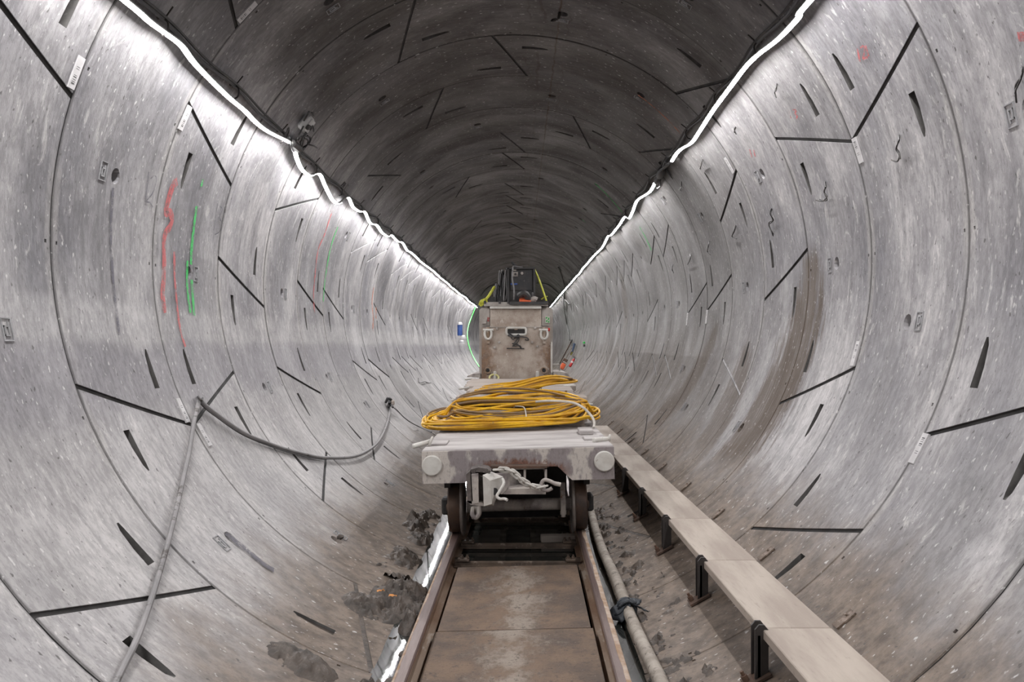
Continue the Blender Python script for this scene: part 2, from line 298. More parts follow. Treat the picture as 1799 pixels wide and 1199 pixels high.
# ------------------------------------------------------------------ mesh building
class MB:
    def __init__(s): s.v = []; s.f = []; s.xf = None
    def add(s, vs, fs):
        o = len(s.v)
        s.v += [Vector(p) if s.xf is None else s.xf @ Vector(p) for p in vs]
        s.f += [[i + o for i in f] for f in fs]
    def box(s, c, d, rot=None, bev=0.0):
        bm = bmesh.new(); bmesh.ops.create_cube(bm, size=1)
        bmesh.ops.scale(bm, vec=d, verts=bm.verts)
        if bev: bmesh.ops.bevel(bm, geom=bm.edges[:], offset=bev, segments=1, affect='EDGES')
        mt = Matrix.Translation(c) @ (rot.to_4x4() if rot else Matrix.Identity(4))
        bm.verts.index_update()
        s.add([mt @ v.co for v in bm.verts], [[v.index for v in f.verts] for f in bm.faces]); bm.free(); return s
    def tube(s, path, r, n=8, closed=False, cap=True):
        P = [Vector(p) for p in path]; k = len(P); rr = r if isinstance(r, (list, tuple)) else [r] * k
        vs = []; up = None
        for i, p in enumerate(P):
            a = P[i - 1] if (i > 0 or closed) else p; b = P[(i + 1) % k] if (i < k - 1 or closed) else p
            t = (b - a)
            t = t.normalized() if t.length > 1e-9 else Vector((0, 1, 0))
            if up is None:
                up = Vector((0, 0, 1)) if abs(t.z) < 0.9 else Vector((1, 0, 0))
            x = t.cross(up)
            if x.length < 1e-6: x = t.cross(Vector((0.3, 1, 0.2)))
            x.normalize(); up = x.cross(t).normalized()
            for j in range(n):
                an = 2 * PI * j / n; vs.append(p + (x * cos(an) + up * sin(an)) * rr[i])
        fs = []
        for i in range(k if closed else k - 1):
            i2 = (i + 1) % k
            for j in range(n): fs.append([i * n + j, i * n + (j + 1) % n, i2 * n + (j + 1) % n, i2 * n + j])
        if cap and not closed: fs += [list(range(n))[::-1], [(k - 1) * n + j for j in range(n)]]
        s.add(vs, fs); return s
    def lathe(s, p, axis, prof, n=24):            # prof: (distance along axis, radius)
        p = Vector(p); a = Vector(axis).normalized(); x = a.orthogonal().normalized(); y = a.cross(x)
        vs = [p + a * d + (x * cos(2 * PI * j / n) + y * sin(2 * PI * j / n)) * r for d, r in prof for j in range(n)]
        k = len(prof)
        fs = [[i * n + j, i * n + (j + 1) % n, (i + 1) * n + (j + 1) % n, (i + 1) * n + j] for i in range(k - 1) for j in range(n)]
        fs += [list(range(n))[::-1], [(k - 1) * n + j for j in range(n)]]
        s.add(vs, fs); return s
    def prism(s, poly, d):                          # polygon of 3-D points pushed along d
        n = len(poly); d = Vector(d)
        vs = [Vector(p) for p in poly] + [Vector(p) + d for p in poly]
        s.add(vs, [list(range(n)), [n + i for i in range(n)][::-1]] + [[i, n + i, n + (i + 1) % n, (i + 1) % n] for i in range(n)]); return s
    def build(s, name, mat, parent=None, smooth=35, root=None):
        me = bpy.data.meshes.new(name)
        if parent is None:
            xs = [v.x for v in s.v]; ys = [v.y for v in s.v]; zs = [v.z for v in s.v]
            o0 = Vector(((min(xs) + max(xs)) / 2, (min(ys) + max(ys)) / 2, min(zs)))
        else:
            o0 = parent.get('_o'); o0 = Vector(o0) if o0 is not None else Vector((0, 0, 0))
        me.from_pydata([v - o0 for v in s.v], [], s.f); me.update()
        bm = bmesh.new(); bm.from_mesh(me); bmesh.ops.recalc_face_normals(bm, faces=bm.faces); bm.to_mesh(me); bm.free()
        if smooth:
            for p in me.polygons: p.use_smooth = True
            me.set_sharp_from_angle(angle=rad(smooth))
        me.materials.append(mat)
        ob = bpy.data.objects.new(name, me); COL.objects.link(ob)
        if parent is None: ob.location = o0
        else: ob.parent = parent
        ob['_o'] = list(o0)
        return ob
def tag(o, label=None, cat=None, group=None, kind=None):
    if label: o['label'] = label
    if cat: o['category'] = cat
    if group: o['group'] = group
    if kind: o['kind'] = kind
    return o
def empty(name, loc, label, cat=None, group=None, kind=None):
    o = bpy.data.objects.new(name, None); COL.objects.link(o); o.location = loc; o['_o'] = list(loc)
    o.empty_display_size = 0.1
    return tag(o, label, cat, group, kind)
def copy_tree(o, delta, parent=None):
    c = o.copy(); COL.objects.link(c)
    if parent: c.parent = parent
    else: c.location = Vector(o.location) + Vector(delta)
    for ch in [x for x in bpy.data.objects if x.parent == o]: copy_tree(ch, delta, c)
    return c
def spline(pts, m=6, closed=False):
    P = [Vector(p) for p in pts]; n = len(P); out = []
    for i in range(n if closed else n - 1):
        g = lambda k: P[k % n] if closed else P[max(0, min(n - 1, k))]
        a, b, c, d = g(i - 1), g(i), g(i + 1), g(i + 2)
        for j in range(m):
            t = j / m
            out.append(0.5 * ((2 * b) + (c - a) * t + (2 * a - 5 * b + 4 * c - d) * t * t + (3 * b - a - 3 * c + d) * t ** 3))
    if not closed: out.append(P[-1])
    return out

# ------------------------------------------------------------------ the lining: rings of six segments
wall_left = empty('wall_left', cyl(-90, 10), 'left side of the round concrete tunnel lining', kind='structure')
wall_right = empty('wall_right', cyl(90, 10), 'right side of the round concrete tunnel lining', kind='structure')
ceiling = empty('ceiling', cyl(0, 10), 'brown stained crown of the round concrete tunnel lining', kind='structure')
floor = empty('floor', cyl(180, 10), 'muddy bottom of the round concrete tunnel lining', kind='structure')
def wall_for(phi):
    phi = (phi + 180) % 360 - 180
    if abs(phi) < 46: return ceiling
    if abs(phi) > 136: return floor
    return wall_left if phi < 0 else wall_right
ROT = {0: 112.5, 1: 135, 2: 180, 3: -202.5, 4: 0, 5: -202.5, 6: 22.5, 7: 0, 8: 0, 9: -202.5, 10: 0, 11: 0, 12: 0, 13: -202.5,
       14: 0, 15: 22.5, 16: 0, 17: 180}
def joints_of(k):
    r = ROT.get(k, [0, 22.5, -202.5, 180, 0][k % 5])
    out = []
    for a, s in ((-67.5, 1), (0, 1), (67.5, 1), (112.5, -1), (180, -1), (247.5, -1)): out.append((a + r - 0.8, s * 8.2))
    m = min(a for a, s in out)
    while m > -180: out = [(a - 360, s) for a, s in out]; m -= 360
    out = sorted((((a + 180) % 360) - 180, s) for a, s in out)
    return out
DR = rad(1) * R                                   # metres of arc per degree
K_FIRST, K_LAST, K_DETAIL = -5, 54, 24
def seg_mesh(k, ja, jb, lip):
    (a, sa), (b, sb) = ja, jb
    y0 = ring_y(k); detail = 0 <= k <= K_DETAIL; near = 0 <= k <= 8
    ga = 0.0095; gj = 0.0135 * 1.1
    pa = lambda t: (a + sa * (t - 0.5)) * DR + gj
    pb = lambda t: (b + sb * (t - 0.5)) * DR - gj
    u0, u1 = ga, W - ga
    nst = 0.085 if near else 0.17
    loop = []
    n = 6 if near else 3
    for i in range(n): t = i / n; loop.append((u0 + (u1 - u0) * t, pa(t)))
    n2 = max(3, int((pb(1) - pa(1)) / nst))
    for i in range(n2): loop.append((u1, pa(1) + (pb(1) - pa(1)) * i / n2))
    for i in range(n): t = 1 - i / n; loop.append((u0 + (u1 - u0) * t, pb(t)))
    n3 = max(3, int((pb(0) - pa(0)) / nst))
    for i in range(n3): loop.append((u0, pb(0) + (pa(0) - pb(0)) * i / n3))
    pts = [Vector(p) for p in loop]; edges = [(i, (i + 1) % len(loop)) for i in range(len(loop))]
    holes = []
    def hole(poly, kind, info):
        o = len(pts); pts.extend(Vector(p) for p in poly)
        edges.extend((o + i, o + (i + 1) % len(poly)) for i in range(len(poly)))
        holes.append((o, len(poly), kind, info))
    if detail:
        # bolt pockets beside the two cross joints
        for (j, s, side) in ((a, sa, 1), (b, sb, -1)):
            frac = 0.75 if (s < 0) == (side > 0) else 0.25
            v0 = (j + s * (frac - 0.5)) * DR + side * 4.7 * DR
            L = 6.2 * DR * side; uc = frac * W + 0.02
            hole([(uc - 0.035, v0), (uc - 0.033, v0 + L * 0.4), (uc - 0.022, v0 + L * 0.85), (uc - 0.006, v0 + L), (uc + 0.012, v0 + L), (uc + 0.022, v0 + L * 0.85), (uc + 0.033, v0 + L * 0.4), (uc + 0.035, v0)], 'pocket', (v0, L))
        mid = (a + b) / 2 * DR
        m = 12 if near else 8
        hole([(0.61 + 0.048 * cos(2 * PI * i / m), mid + 0.048 * sin(2 * PI * i / m)) for i in range(m)], 'socket', (0.61, mid))
        if near:
            first = math.ceil((a + 5) / 22.5)
            ph = first * 22.5 - 11.25 + 10.45
            while ph < b - 6:
                if ph > a + 6:
                    for uu in (0.05, W - 0.05):
                        vv = ph * DR
                        hole([(uu - 0.009, vv - 0.009), (uu + 0.009, vv - 0.009), (uu + 0.009, vv + 0.009), (uu - 0.009, vv + 0.009)], 'pin', 0)
                ph += 22.5
        if near:
            nv = max(2, int((b - a) * DR / 0.12))
            for i in range(1, nv):
                for t in (0.13, 0.38, 0.62, 0.87):
                    p = Vector((u0 + (u1 - u0) * t, pa(t) + (pb(t) - pa(t)) * i / nv))
                    ok = True
                    for (o, c, kd, inf) in holes:
                        xs = [q.x for q in pts[o:o + c]]; ys = [q.y for q in pts[o:o + c]]
                        if min(xs) - 0.03 < p.x < max(xs) + 0.03 and min(ys) - 0.03 < p.y < max(ys) + 0.03: ok = False
                    if ok: pts.append(p)
    res = delaunay_2d_cdt(pts, edges, [], 1, 1e-6)
    V2, F = res[0], res[2]
    remap = {}
    for i, orig in enumerate(res[3]):
        for q in orig: remap[q] = i
    def inside(p, poly):
        c = False; n = len(poly); j = n - 1
        for i in range(n):
            if (poly[i].y > p.y) != (poly[j].y > p.y) and p.x < (poly[j].x - poly[i].x) * (p.y - poly[i].y) / (poly[j].y - poly[i].y) + poly[i].x: c = not c
            j = i
        return c
    polys = [[pts[o + i] for i in range(c)] for o, c, _, _ in holes]
    verts = [(p.x, p.y, 0.0) for p in V2]; faces = []
    lp = [Vector(p) for p in loop]
    for f in F:
        c = sum((V2[i] for i in f), Vector((0, 0))) / len(f)
        if not inside(c, lp) or any(abs(c.x - pl[0].x) < 0.3 and abs(c.y - pl[0].y) < 0.5 and inside(c, pl) for pl in polys): continue
        faces.append(list(f))
    slot = [0] * len(faces)
    for o, c, kind, info in holes:
        rim = [remap[o + i] for i in range(c)]; base = len(verts)
        if kind == 'pocket':
            v0, L = info
            for i in range(c):
                p = pts[o + i]; t = max(0.0, 1 - (p.y - v0) / L); verts.append((p.x, p.y, 0.145 * t + 0.002))
        elif kind == 'socket':
            for i in range(c):
                p = pts[o + i]; verts.append((info[0] + (p.x - info[0]) * 0.62, info[1] + (p.y - info[1]) * 0.62, 0.075))
        else:
            for i in range(c): p = pts[o + i]; verts.append((p.x, p.y, 0.03))
        for i in range(c): faces.append([rim[i], rim[(i + 1) % c], base + (i + 1) % c, base + i])
        if kind == 'pocket':                      # strips across the ramp keep the floor planar piece by piece
            for i in range(c // 2 - 1): faces.append([base + i, base + i + 1, base + c - 2 - i, base + c - 1 - i])
        else: faces.append([base + i for i in range(c)])
        slot += [2 if kind == 'pocket' else 0] * (len(faces) - len(slot))
    nl = len(loop); base = len(verts)               # chamfer and sides of the segment
    cu, cv = W / 2, (a + b) / 2 * DR
    for d in (0.006, 0.075):
        for i in range(nl):
            p = loop[i]; g = 0.0035
            du = (-g if p[0] < 0.01 else (g if p[0] > W - 0.01 else 0)) if d > 0 else 0
            verts.append((p[0] + du, p[1], d))
    top = [remap[i] for i in range(nl)]
    for i in range(nl):
        j = (i + 1) % nl
        faces.append([top[i], top[j], base + j, base + i]); faces.append([base + i, base + j, base + nl + j, base + nl + i])
        slot += [0, 1]
    me = bpy.data.meshes.new('lining_segment'); o0 = None
    co = []
    for (u, v, d) in verts:
        ph = v / R; r = R + d + lip; co.append(Vector((r * sin(ph), y0 + u, AXZ + r * cos(ph))))
    return me, co, faces, [(y0 + u, v) for (u, v, d) in verts], slot
def finish_seg(par, me, co, faces, uvs, mat, name, slot):
    o0 = Vector(par['_o'])
    me.from_pydata([c - o0 for c in co], [], faces)
    uvl = me.uv_layers.new(name='UVMap')
    buf = [0.0] * (2 * len(me.loops))
    for i, l in enumerate(me.loops): buf[2 * i], buf[2 * i + 1] = uvs[l.vertex_index]
    uvl.data.foreach_set('uv', buf)
    for p in me.polygons: p.use_smooth = True
    me.set_sharp_from_angle(angle=rad(22)); me.materials.append(mat); me.materials.append(M['back']); me.materials.append(M['pocket'])
    me.polygons.foreach_set('material_index', slot)
    ob = bpy.data.objects.new(name, me); COL.objects.link(ob); ob.parent = par; ob['_o'] = list(o0)
    return ob
WHITE_JOINTS = {(4, 111.7), (7, -68.3), (8, -68.3), (10, -68.3), (11, -68.3), (12, -68.3), (7, 111.7), (8, 111.7)}
stickers = 0
for k in range(K_FIRST, K_LAST + 1):
    js = joints_of(k)
    for i in range(6):
        ja = js[i]; jb = js[(i + 1) % 6]
        if i == 5: jb = (jb[0] + 360, jb[1])
        lip = random.uniform(-0.003, 0.003)
        me, co, fs, uv, slot = seg_mesh(k, ja, jb, lip)
        par = wall_for((ja[0] + jb[0]) / 2)
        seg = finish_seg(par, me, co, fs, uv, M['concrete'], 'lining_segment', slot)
        # black packing strip in the cross joint
        a, s = ja; b = MB(); vs = []; n = 6
        for q in range(n + 1):
            t = q / n; c0 = (a + s * (t - 0.5))
            dp = 0.001 if abs(a) > 149 else 0.010        # joints in the invert are packed with clay
            for e, d in ((-0.36, 0.05), (-0.36, dp), (0.36, dp), (0.36, 0.05)):
                vs.append(cyl(c0 + e, ring_y(k + t * 0.995 + 0.0025), R + d))
        fsx = [[q * 4 + e, q * 4 + e + 1, q * 4 + 5 + e, q * 4 + 4 + e] for q in range(n) for e in range(3)]
        b.add(vs, fsx)
        white = any(kk == k and abs(((a - m) + 180) % 360 - 180) < 2 for kk, m in WHITE_JOINTS)
        b.build('joint_strip', M['strip_white' if white else ('mud' if abs(a) > 149 else 'strip')], wall_for(a))
        # number stamp pressed into the segment beside its grout socket
        if 0 <= k <= 7:
            mid = (ja[0] + jb[0]) / 2; du = 0.13 if k != 1 else -0.15
            st = MB(); y = ring_y(k) + 0.61 + du
            def sp(x, h, d=0.0): return cyl(mid + h / DR, y + x, R - d + lip)
            for (x0, x1, h0, h1) in ((-0.038, 0.038, 0.056, 0.05), (-0.038, 0.038, -0.05, -0.056), (-0.038, -0.032, -0.05, 0.05), (0.032, 0.038, -0.05, 0.05),
                                     (-0.02, 0.016, 0.012, 0.02), (-0.02, -0.01, -0.03, 0.02), (-0.02, 0.018, -0.032, -0.024), (0.008, 0.018, -0.03, 0.035)):
                st.add([sp(x0, h0), sp(x1, h0), sp(x1, h1), sp(x0, h1), sp(x0, h0, .006), sp(x1, h0, .006), sp(x1, h1, .006), sp(x0, h1, .006)],
                       [[4, 5, 6, 7], [0, 1, 5, 4], [1, 2, 6, 5], [2, 3, 7, 6], [3, 0, 4, 7]])
            st.build('number_stamp', M['stamp'], seg, smooth=0)
# grout behind the segments
b = MB(); vs = []; N = 96; ys = [ring_y(K_FIRST) - 0.02, ring_y(K_LAST + 1)]
for y in ys:
    for i in range(N): vs.append(cyl(360 * i / N, y, R + 0.082))
b.add(vs, [[i, (i + 1) % N, N + (i + 1) % N, N + i] for i in range(N)])
tag(b.build('wall_backing', M['back']), 'dark grout behind the concrete lining segments', kind='structure')

b = MB(); b.lathe((0, ring_y(K_LAST + 1) + .02, AXZ), (0, 1, 0), [(0, R + .09), (.1, R + .09)], 64)
tag(b.build('wall_end', M['stamp']), 'plain wall closing the far end of the tunnel', kind='structure')
# paper bar-code stickers on the segments beside the joints
def patch(px, py, w, h, tilt=0.0, lift=0.002):
    """corners of a small sheet lying on the lining: w along the tunnel, h around it"""
    c = on_shell(px, py); ph = phi_of(c); out = []
    for sx, sy in ((-.5, -.5), (.5, -.5), (.5, .5), (-.5, .5)):
        x, yv = sx * w, sy * h; x, yv = x * cos(tilt) - yv * sin(tilt), x * sin(tilt) + yv * cos(tilt)
        out.append((x, yv))
    return c.y, ph, out
for (px, py) in ((132, 127), (324, 207), (433, 20), (1508, 264), (1616, 789), (1504, 622), (1208, 561), (1242, 557), (320, 722), (357, 765), (1282, 290)):
    y, ph, q = patch(px, py, 0.06, 0.17)
    par = wall_for(ph); b = MB()
    top = [cyl(ph + v / DR, y + u, R - 0.008) for u, v in q]; bot = [cyl(ph + v / DR, y + u, R + 0.004) for u, v in q]
    b.add(top + bot, [[0, 1, 2, 3], [0, 1, 5, 4], [1, 2, 6, 5], [2, 3, 7, 6], [3, 0, 4, 7]])
    st = b.build('barcode_sticker', M['sticker'], par, smooth=0)
    b = MB()
    for i in range(9):
        v0 = -0.06 + i * 0.011; hh = 0.003 if i % 3 else 0.006
        b.add([cyl(ph + v / DR, y + u, R - 0.0095) for u, v in ((-0.018, v0), (0.012, v0), (0.012, v0 + hh), (-0.018, v0 + hh))], [[0, 1, 2, 3]])
    b.build('bar_print', M['ink'], st, smooth=0)

# spray paint on the lining: ribbons a couple of millimetres proud of it
def paint(name, mat, strokes, width, label=None):
    b = MB(); par = None
    for st in strokes:
        pts = spline([(p[0], p[1], 0) for p in st], 5); ws = [p[2] if len(p) > 2 else width for p in st]
        P = [on_shell(p.x, p.y) for p in pts]; par = par or wall_for(phi_of(P[0]))
        vs = []
        for i, p in enumerate(P):
            a, c = P[max(0, i - 1)], P[min(len(P) - 1, i + 1)]
            t = (c - a).normalized(); nrm = Vector((-p.x, 0, AXZ - p.z)).normalized(); sd = t.cross(nrm).normalized()
            w = ws[min(len(ws) - 1, i // 5)] * (0.85 + 0.3 * noise.noise(p * 9))
            for e in (-.5, 0, .5):
                q = p + sd * w * e; ph = phi_of(q); vs.append(cyl(ph, q.y, R - 0.0065))
        b.add(vs, [[3 * i + e, 3 * i + e + 1, 3 * i + 4 + e, 3 * i + 3 + e] for i in range(len(P) - 1) for e in (0, 1)])
    o = b.build(name, mat, par)
    if label: o['label'] = label
    return o
paint('paint_mark', M['red_spray'], [[(310, 318, .09), (302, 328), (296, 345), (292, 360), (290, 373), (297, 374), (301, 386), (296, 400), (289, 410), (286, 430, .06), (287, 460), (286, 490), (284, 515), (286, 535), (289, 550)]], 0.075, 'red sprayed number on the left wall')
paint('paint_mark', M['red_spray'], [[(305, 442), (305, 480), (308, 520), (312, 560), (318, 590), (324, 610)]], 0.04, 'faint red sprayed stripe on the left wall')
paint('paint_mark', M['green_spray'], [[(355, 315), (352, 328)], [(344, 362), (339, 400), (335, 440), (334, 465)], [(328, 458), (327, 490), (329, 520), (333, 550)], [(335, 492), (337, 520), (340, 555)]], 0.045, 'green sprayed line down the left wall past a round socket')
paint('paint_mark', M['red_spray'], [[(583, 370), (570, 410), (558, 440), (553, 480), (550, 520), (552, 550)]], 0.05)
paint('paint_mark', M['green_spray'], [[(593, 398), (583, 425), (576, 455), (570, 495), (567, 530)]], 0.05)
paint('paint_mark', M['orange_spray'], [[(656, 505), (653, 530), (655, 560), (654, 580)], [(660, 540), (660, 560)]], 0.09)
paint('paint_mark', M['red_spray'], [[(1508, 84), (1512, 107)], [(1513, 84), (1518, 80), (1521, 86), (1519, 96), (1518, 103), (1526, 99)], [(1522, 79), (1528, 98)]], 0.02, 'red sprayed number 12 on the right wall')
paint('paint_mark', M['red_spray'], [[(1387, 194), (1391, 207)], [(1394, 192), (1400, 193), (1398, 199), (1402, 203), (1400, 208)]], 0.017, 'red sprayed number 13 on the right wall')
paint('paint_mark', M['red_spray'], [[(1318, 262), (1322, 276)], [(1325, 263), (1328, 275)]], 0.03)
paint('paint_mark', M['red_spray'], [[(1795, 55), (1797, 72)]], 0.05)
paint('paint_mark', M['pencil'], [[(260, 302), (253, 355)], [(263, 314), (270, 308), (273, 316), (267, 338), (256, 353), (262, 356), (267, 364)]], 0.011, 'thin dark handwritten 12 beside the red number')
paint('paint_mark', M['pencil'], [[(381, 357), (374, 405)], [(386, 362), (389, 369), (384, 381), (388, 392), (384, 407), (376, 412)]], 0.01)
paint('paint_mark', M['pencil'], [[(197, 330), (193, 400), (196, 480), (203, 550), (208, 590)]], 0.035, 'dark drip stain below a round socket')

paint('paint_mark', M['pencil'], [[(395, 938), (415, 955), (440, 975), (462, 993), (480, 1004)]], 0.07, 'dark wet streak below a muddy socket at the lower left')
paint('paint_mark', M['green_spray'], [[(1046, 322), (1070, 345), (1098, 378)]], 0.05)
paint('paint_mark', M['green_spray'], [[(1022, 385), (1040, 400), (1052, 414)]], 0.05)
paint('paint_mark', M['green_spray'], [[(1124, 398), (1136, 420), (1145, 440)]], 0.06)
paint('paint_mark', M['orange_spray'], [[(1122, 166), (1150, 188), (1178, 214), (1198, 236)]], 0.03)  # orange streak, a reflection beside the ring joint painted on
# ------------------------------------------------------------------ LED ribbons along both shoulders
def led(name, pix, label, before=None, after=None, r=R - 0.085, w=0.034, mat='led', down=True):
    P = [on_shell(x, y, r) for x, y in pix]
    if before: P = before + P
    if after: P = P + after
    P = spline(P, 4)
    side = -1 if P[0].x < 0 else 1
    e = empty(name, P[len(P) // 2], label, 'light strip')
    f = MB(); h = MB(); vf = []; vh = []
    for i, p in enumerate(P):
        t = (P[min(len(P) - 1, i + 1)] - P[max(0, i - 1)]).normalized()
        a = Vector((-side * 0.14, 0, -0.99)) if down else Vector((-p.x, 0, AXZ - p.z)).normalized()
        sd = t.cross(a)
        if sd.length < 1e-4: sd = Vector((1, 0, 0))
        sd.normalize(); a = sd.cross(t).normalized() * (1 if sd.cross(t).dot(a) > 0 else -1)
        for c, d in ((-.5, 0), (-.25, .10), (.25, .10), (.5, 0)): vf.append(p + sd * w * c + a * w * d)
        for c, d in ((-.5, 0), (-.5, -.35), (0, -.55), (.5, -.35), (.5, 0)): vh.append(p + sd * w * c * 1.06 + a * w * d)
    n = len(P)
    f.add(vf, [[4 * i + j, 4 * i + j + 1, 4 * i + 5 + j, 4 * i + 4 + j] for i in range(n - 1) for j in range(3)])
    h.add(vh, [[5 * i + j, 5 * i + j + 1, 5 * i + 6 + j, 5 * i + 5 + j] for i in range(n - 1) for j in range(4)])
    f.build('diffuser', M[mat], e); h.build('housing', M['plastic'], e)
    return e, P
LL1 = [(215, -2), (262, 38), (292, 60), (318, 80), (335, 103), (355, 126), (400, 170), (430, 195), (448, 214), (470, 231), (500, 246), (509, 251)]
LL2 = [(519, 270), (523, 283), (531, 299), (545, 309), (561, 306), (572, 329), (585, 353), (596, 358), (611, 347), (620, 364), (632, 372), (641, 373), (650, 392), (662, 396), (671, 409), (682, 416), (687, 413),
       (698, 424), (707, 427), (715, 440), (722, 444), (733, 454), (740, 461), (755, 472), (764, 479), (773, 488), (785, 497), (793, 505), (800, 510), (808, 517), (818, 523), (824, 530), (832, 535), (838, 541)]
LR1 = [(1424, 0), (1403, 31), (1367, 69), (1331, 97), (1309, 119), (1287, 148), (1255, 191), (1240, 214), (1229, 231), (1215, 251), (1197, 262), (1188, 271), (1180, 284)]
LR2 = [(1151, 321), (1141, 338), (1120, 352), (1112, 371), (1105, 384), (1098, 381), (1087, 397), (1074, 413), (1068, 416), (1058, 435), (1043, 450), (1033, 462), (1024, 472), (1018, 481), (1011, 488), (1001, 500), (991, 511), (980, 524), (970, 536)]
lp = phi_of(on_shell(215, -2, R - 0.085)); rp = phi_of(on_shell(1424, 0, R - 0.085))
led('light_strip', LL1, 'white light ribbon in long swags along the left shoulder, nearest the viewer', before=[cyl(lp - (1.2 if i % 2 else 0), y, R - 0.085) for i, y in enumerate((-4.6, -3.4, -2.2, -1.0, 0.2, 1.2, 2.0, 2.8))])
led('light_strip', LL2, 'white light ribbon sagging in many short loops along the left shoulder, beyond the white box')
led('light_strip', LR1, 'white light ribbon along the right shoulder, nearest the viewer', before=[cyl(rp + (1.2 if i % 2 else 0), y, R - 0.085) for i, y in enumerate((-4.6, -3.4, -2.2, -1.0, 0.2, 1.2, 2.0, 2.8))])
re = on_shell(970, 536, R - 0.085)
led('light_strip', LR2, 'white light ribbon receding along the right shoulder, beyond the dark plug connectors', after=[cyl(phi_of(re), y, R - 0.085) for y in (31, 35, 39, 43, 47, 51, 56, 62, 68)])
led('light_strip', [(835, 541), (829, 556), (823, 573), (821, 590), (824, 608), (830, 624), (837, 637), (844, 647)], 'green light ribbon hanging down the left wall behind the locomotive', r=R - 0.04, w=0.06, mat='led_green', down=False)

# black supply cables just above the ribbons, with their hooks
def supply(pix, dphi, label, before):
    P0 = before + [on_shell(x, y, R - 0.03) for x, y in pix]
    pts = []
    y = P0[0].y; ph0 = phi_of(P0[0])
    # one hook per ring, the cable swags between hooks
    ys = []; yy = ring_y(K_FIRST) + 0.4
    while yy < P0[-1].y: ys.append(yy); yy += W
    def strip_phi(y):
        for i in range(len(P0) - 1):
            if P0[i].y <= y <= P0[i + 1].y:
                t = (y - P0[i].y) / max(1e-6, P0[i + 1].y - P0[i].y); return phi_of(P0[i]) * (1 - t) + phi_of(P0[i + 1]) * t
        return phi_of(P0[-1]) if y > P0[-1].y else ph0
    mean = [sum(strip_phi(max(P0[0].y, min(P0[-1].y, q + d))) for d in (-1.8, -1.2, -.6, 0, .6, 1.2, 1.8)) / 7 for q in ys]
    for q, m in zip(ys, mean): pts += [cyl(m + dphi, q, R - 0.03), cyl(m + dphi * 0.55, q + W * 0.5, R - 0.035)]
    e = empty('supply_cable', pts[len(pts) // 2], label, 'cable')
    b = MB()
    path = spline(pts, 4)
    b.tube(path, 0.013, 6); b.tube([p + Vector((0.018 if p.x < 0 else -0.018, 0, 0.016 + 0.01 * sin(p.y * 5.1))) for p in path], 0.009, 5)
    b.build('cable_run', M['cable'], e)
    for q, m in zip(ys, mean):
        if q < 2.5: continue
        h = MB(); a = cyl(m + dphi * 1.0, q, R + 0.002); c = cyl(m + dphi * 1.0, q, R - 0.06)
        h.tube(spline([a, c, cyl(m + dphi * 0.35, q, R - 0.09), cyl(m - dphi * 0.1, q + .01, R - 0.07)], 4), 0.006, 5)
        h.lathe(a, c - a, [(0, 0.02), (0.008, 0.02), (0.008, 0.012)], 8)
        h.tube([cyl(m + dphi, q + .03, R - .02), cyl(m + dphi * 2.1, q - .02, R - .05)], 0.005, 5)
        h.build('hook', M['wire'], e)
bl = [cyl(lp, -4.6, R - 0.05)]; br = [cyl(rp, -4.6, R - 0.05)]
supply(LL1 + LL2, 1.9, 'dusty black supply cable looped from hooks above the left light ribbons', bl)
supply(LR1 + LR2, -1.9, 'dusty black supply cable looped from hooks above the right light ribbons', br)

# white junction box and its tangle, upper left
c = on_shell(538, 217, R - 0.05)
box = empty('junction_box', c, 'white junction box with a tangle of black leads above the left light ribbon', 'junction box')
rotb = Matrix.Rotation(rad(-phi_of(c) - 90 + 90), 3, 'Y') if False else Matrix.Rotation(rad(phi_of(c)), 3, 'Y')
b = MB(); b.box(c, (0.15, 0.15, 0.07), rotb, 0.02); b.build('box_body', M['plastic'], box)
b = MB(); b.box(c + rotb @ Vector((0, 0, -0.038)), (0.12, 0.12, 0.012), rotb, 0.004); b.build('box_lid', M['plastic'], box)
b = MB(); b.lathe(c + rotb @ Vector((-0.02, -0.05, -0.04)), rotb @ Vector((0, 0, -1)), [(0, .025), (.02, .025), (.03, .015)], 10); b.build('gland', M['cable'], box)
def wires(name, root, px_paths, r=0.007, mat='cable', rr=R - 0.06, n=6):
    for pth in px_paths:
        b = MB(); b.tube(spline([on_shell(x, y, rr - 0.05 * (0.5 + 0.5 * sin(i * 1.9))) for i, (x, y) in enumerate(pth)], 6), r, n); b.build(name, M[mat], root)
wires('lead', box, [[(533, 222), (526, 236), (519, 250), (517, 258)], [(541, 200), (543, 196), (548, 200), (551, 202), (550, 199), (543, 198), (538, 206), (534, 212)],
                    [(545, 220), (547, 226), (541, 232), (536, 238), (533, 248), (530, 262), (528, 266)], [(524, 246), (530, 240), (540, 240), (546, 243), (543, 252), (534, 258), (527, 262)],
                    [(527, 250), (534, 244), (541, 247), (539, 256), (531, 262)], [(538, 232), (533, 240), (528, 252), (532, 262), (540, 254), (545, 245), (540, 238)],
                    [(541, 254), (550, 256), (557, 260)], [(500, 240), (506, 226), (508, 228), (503, 243)], [(512, 244), (511, 256), (514, 266), (518, 270)], [(548, 218), (551, 228), (551, 231)]])
b = MB(); p0, p1 = on_shell(512, 251, R - .08), on_shell(525, 262, R - .08); b.lathe(p0, p1 - p0, [(0, .015), (.02, .035), ((p1 - p0).length - .02, .04), ((p1 - p0).length, .02)], 10); b.build('plug', M['cable'], box)

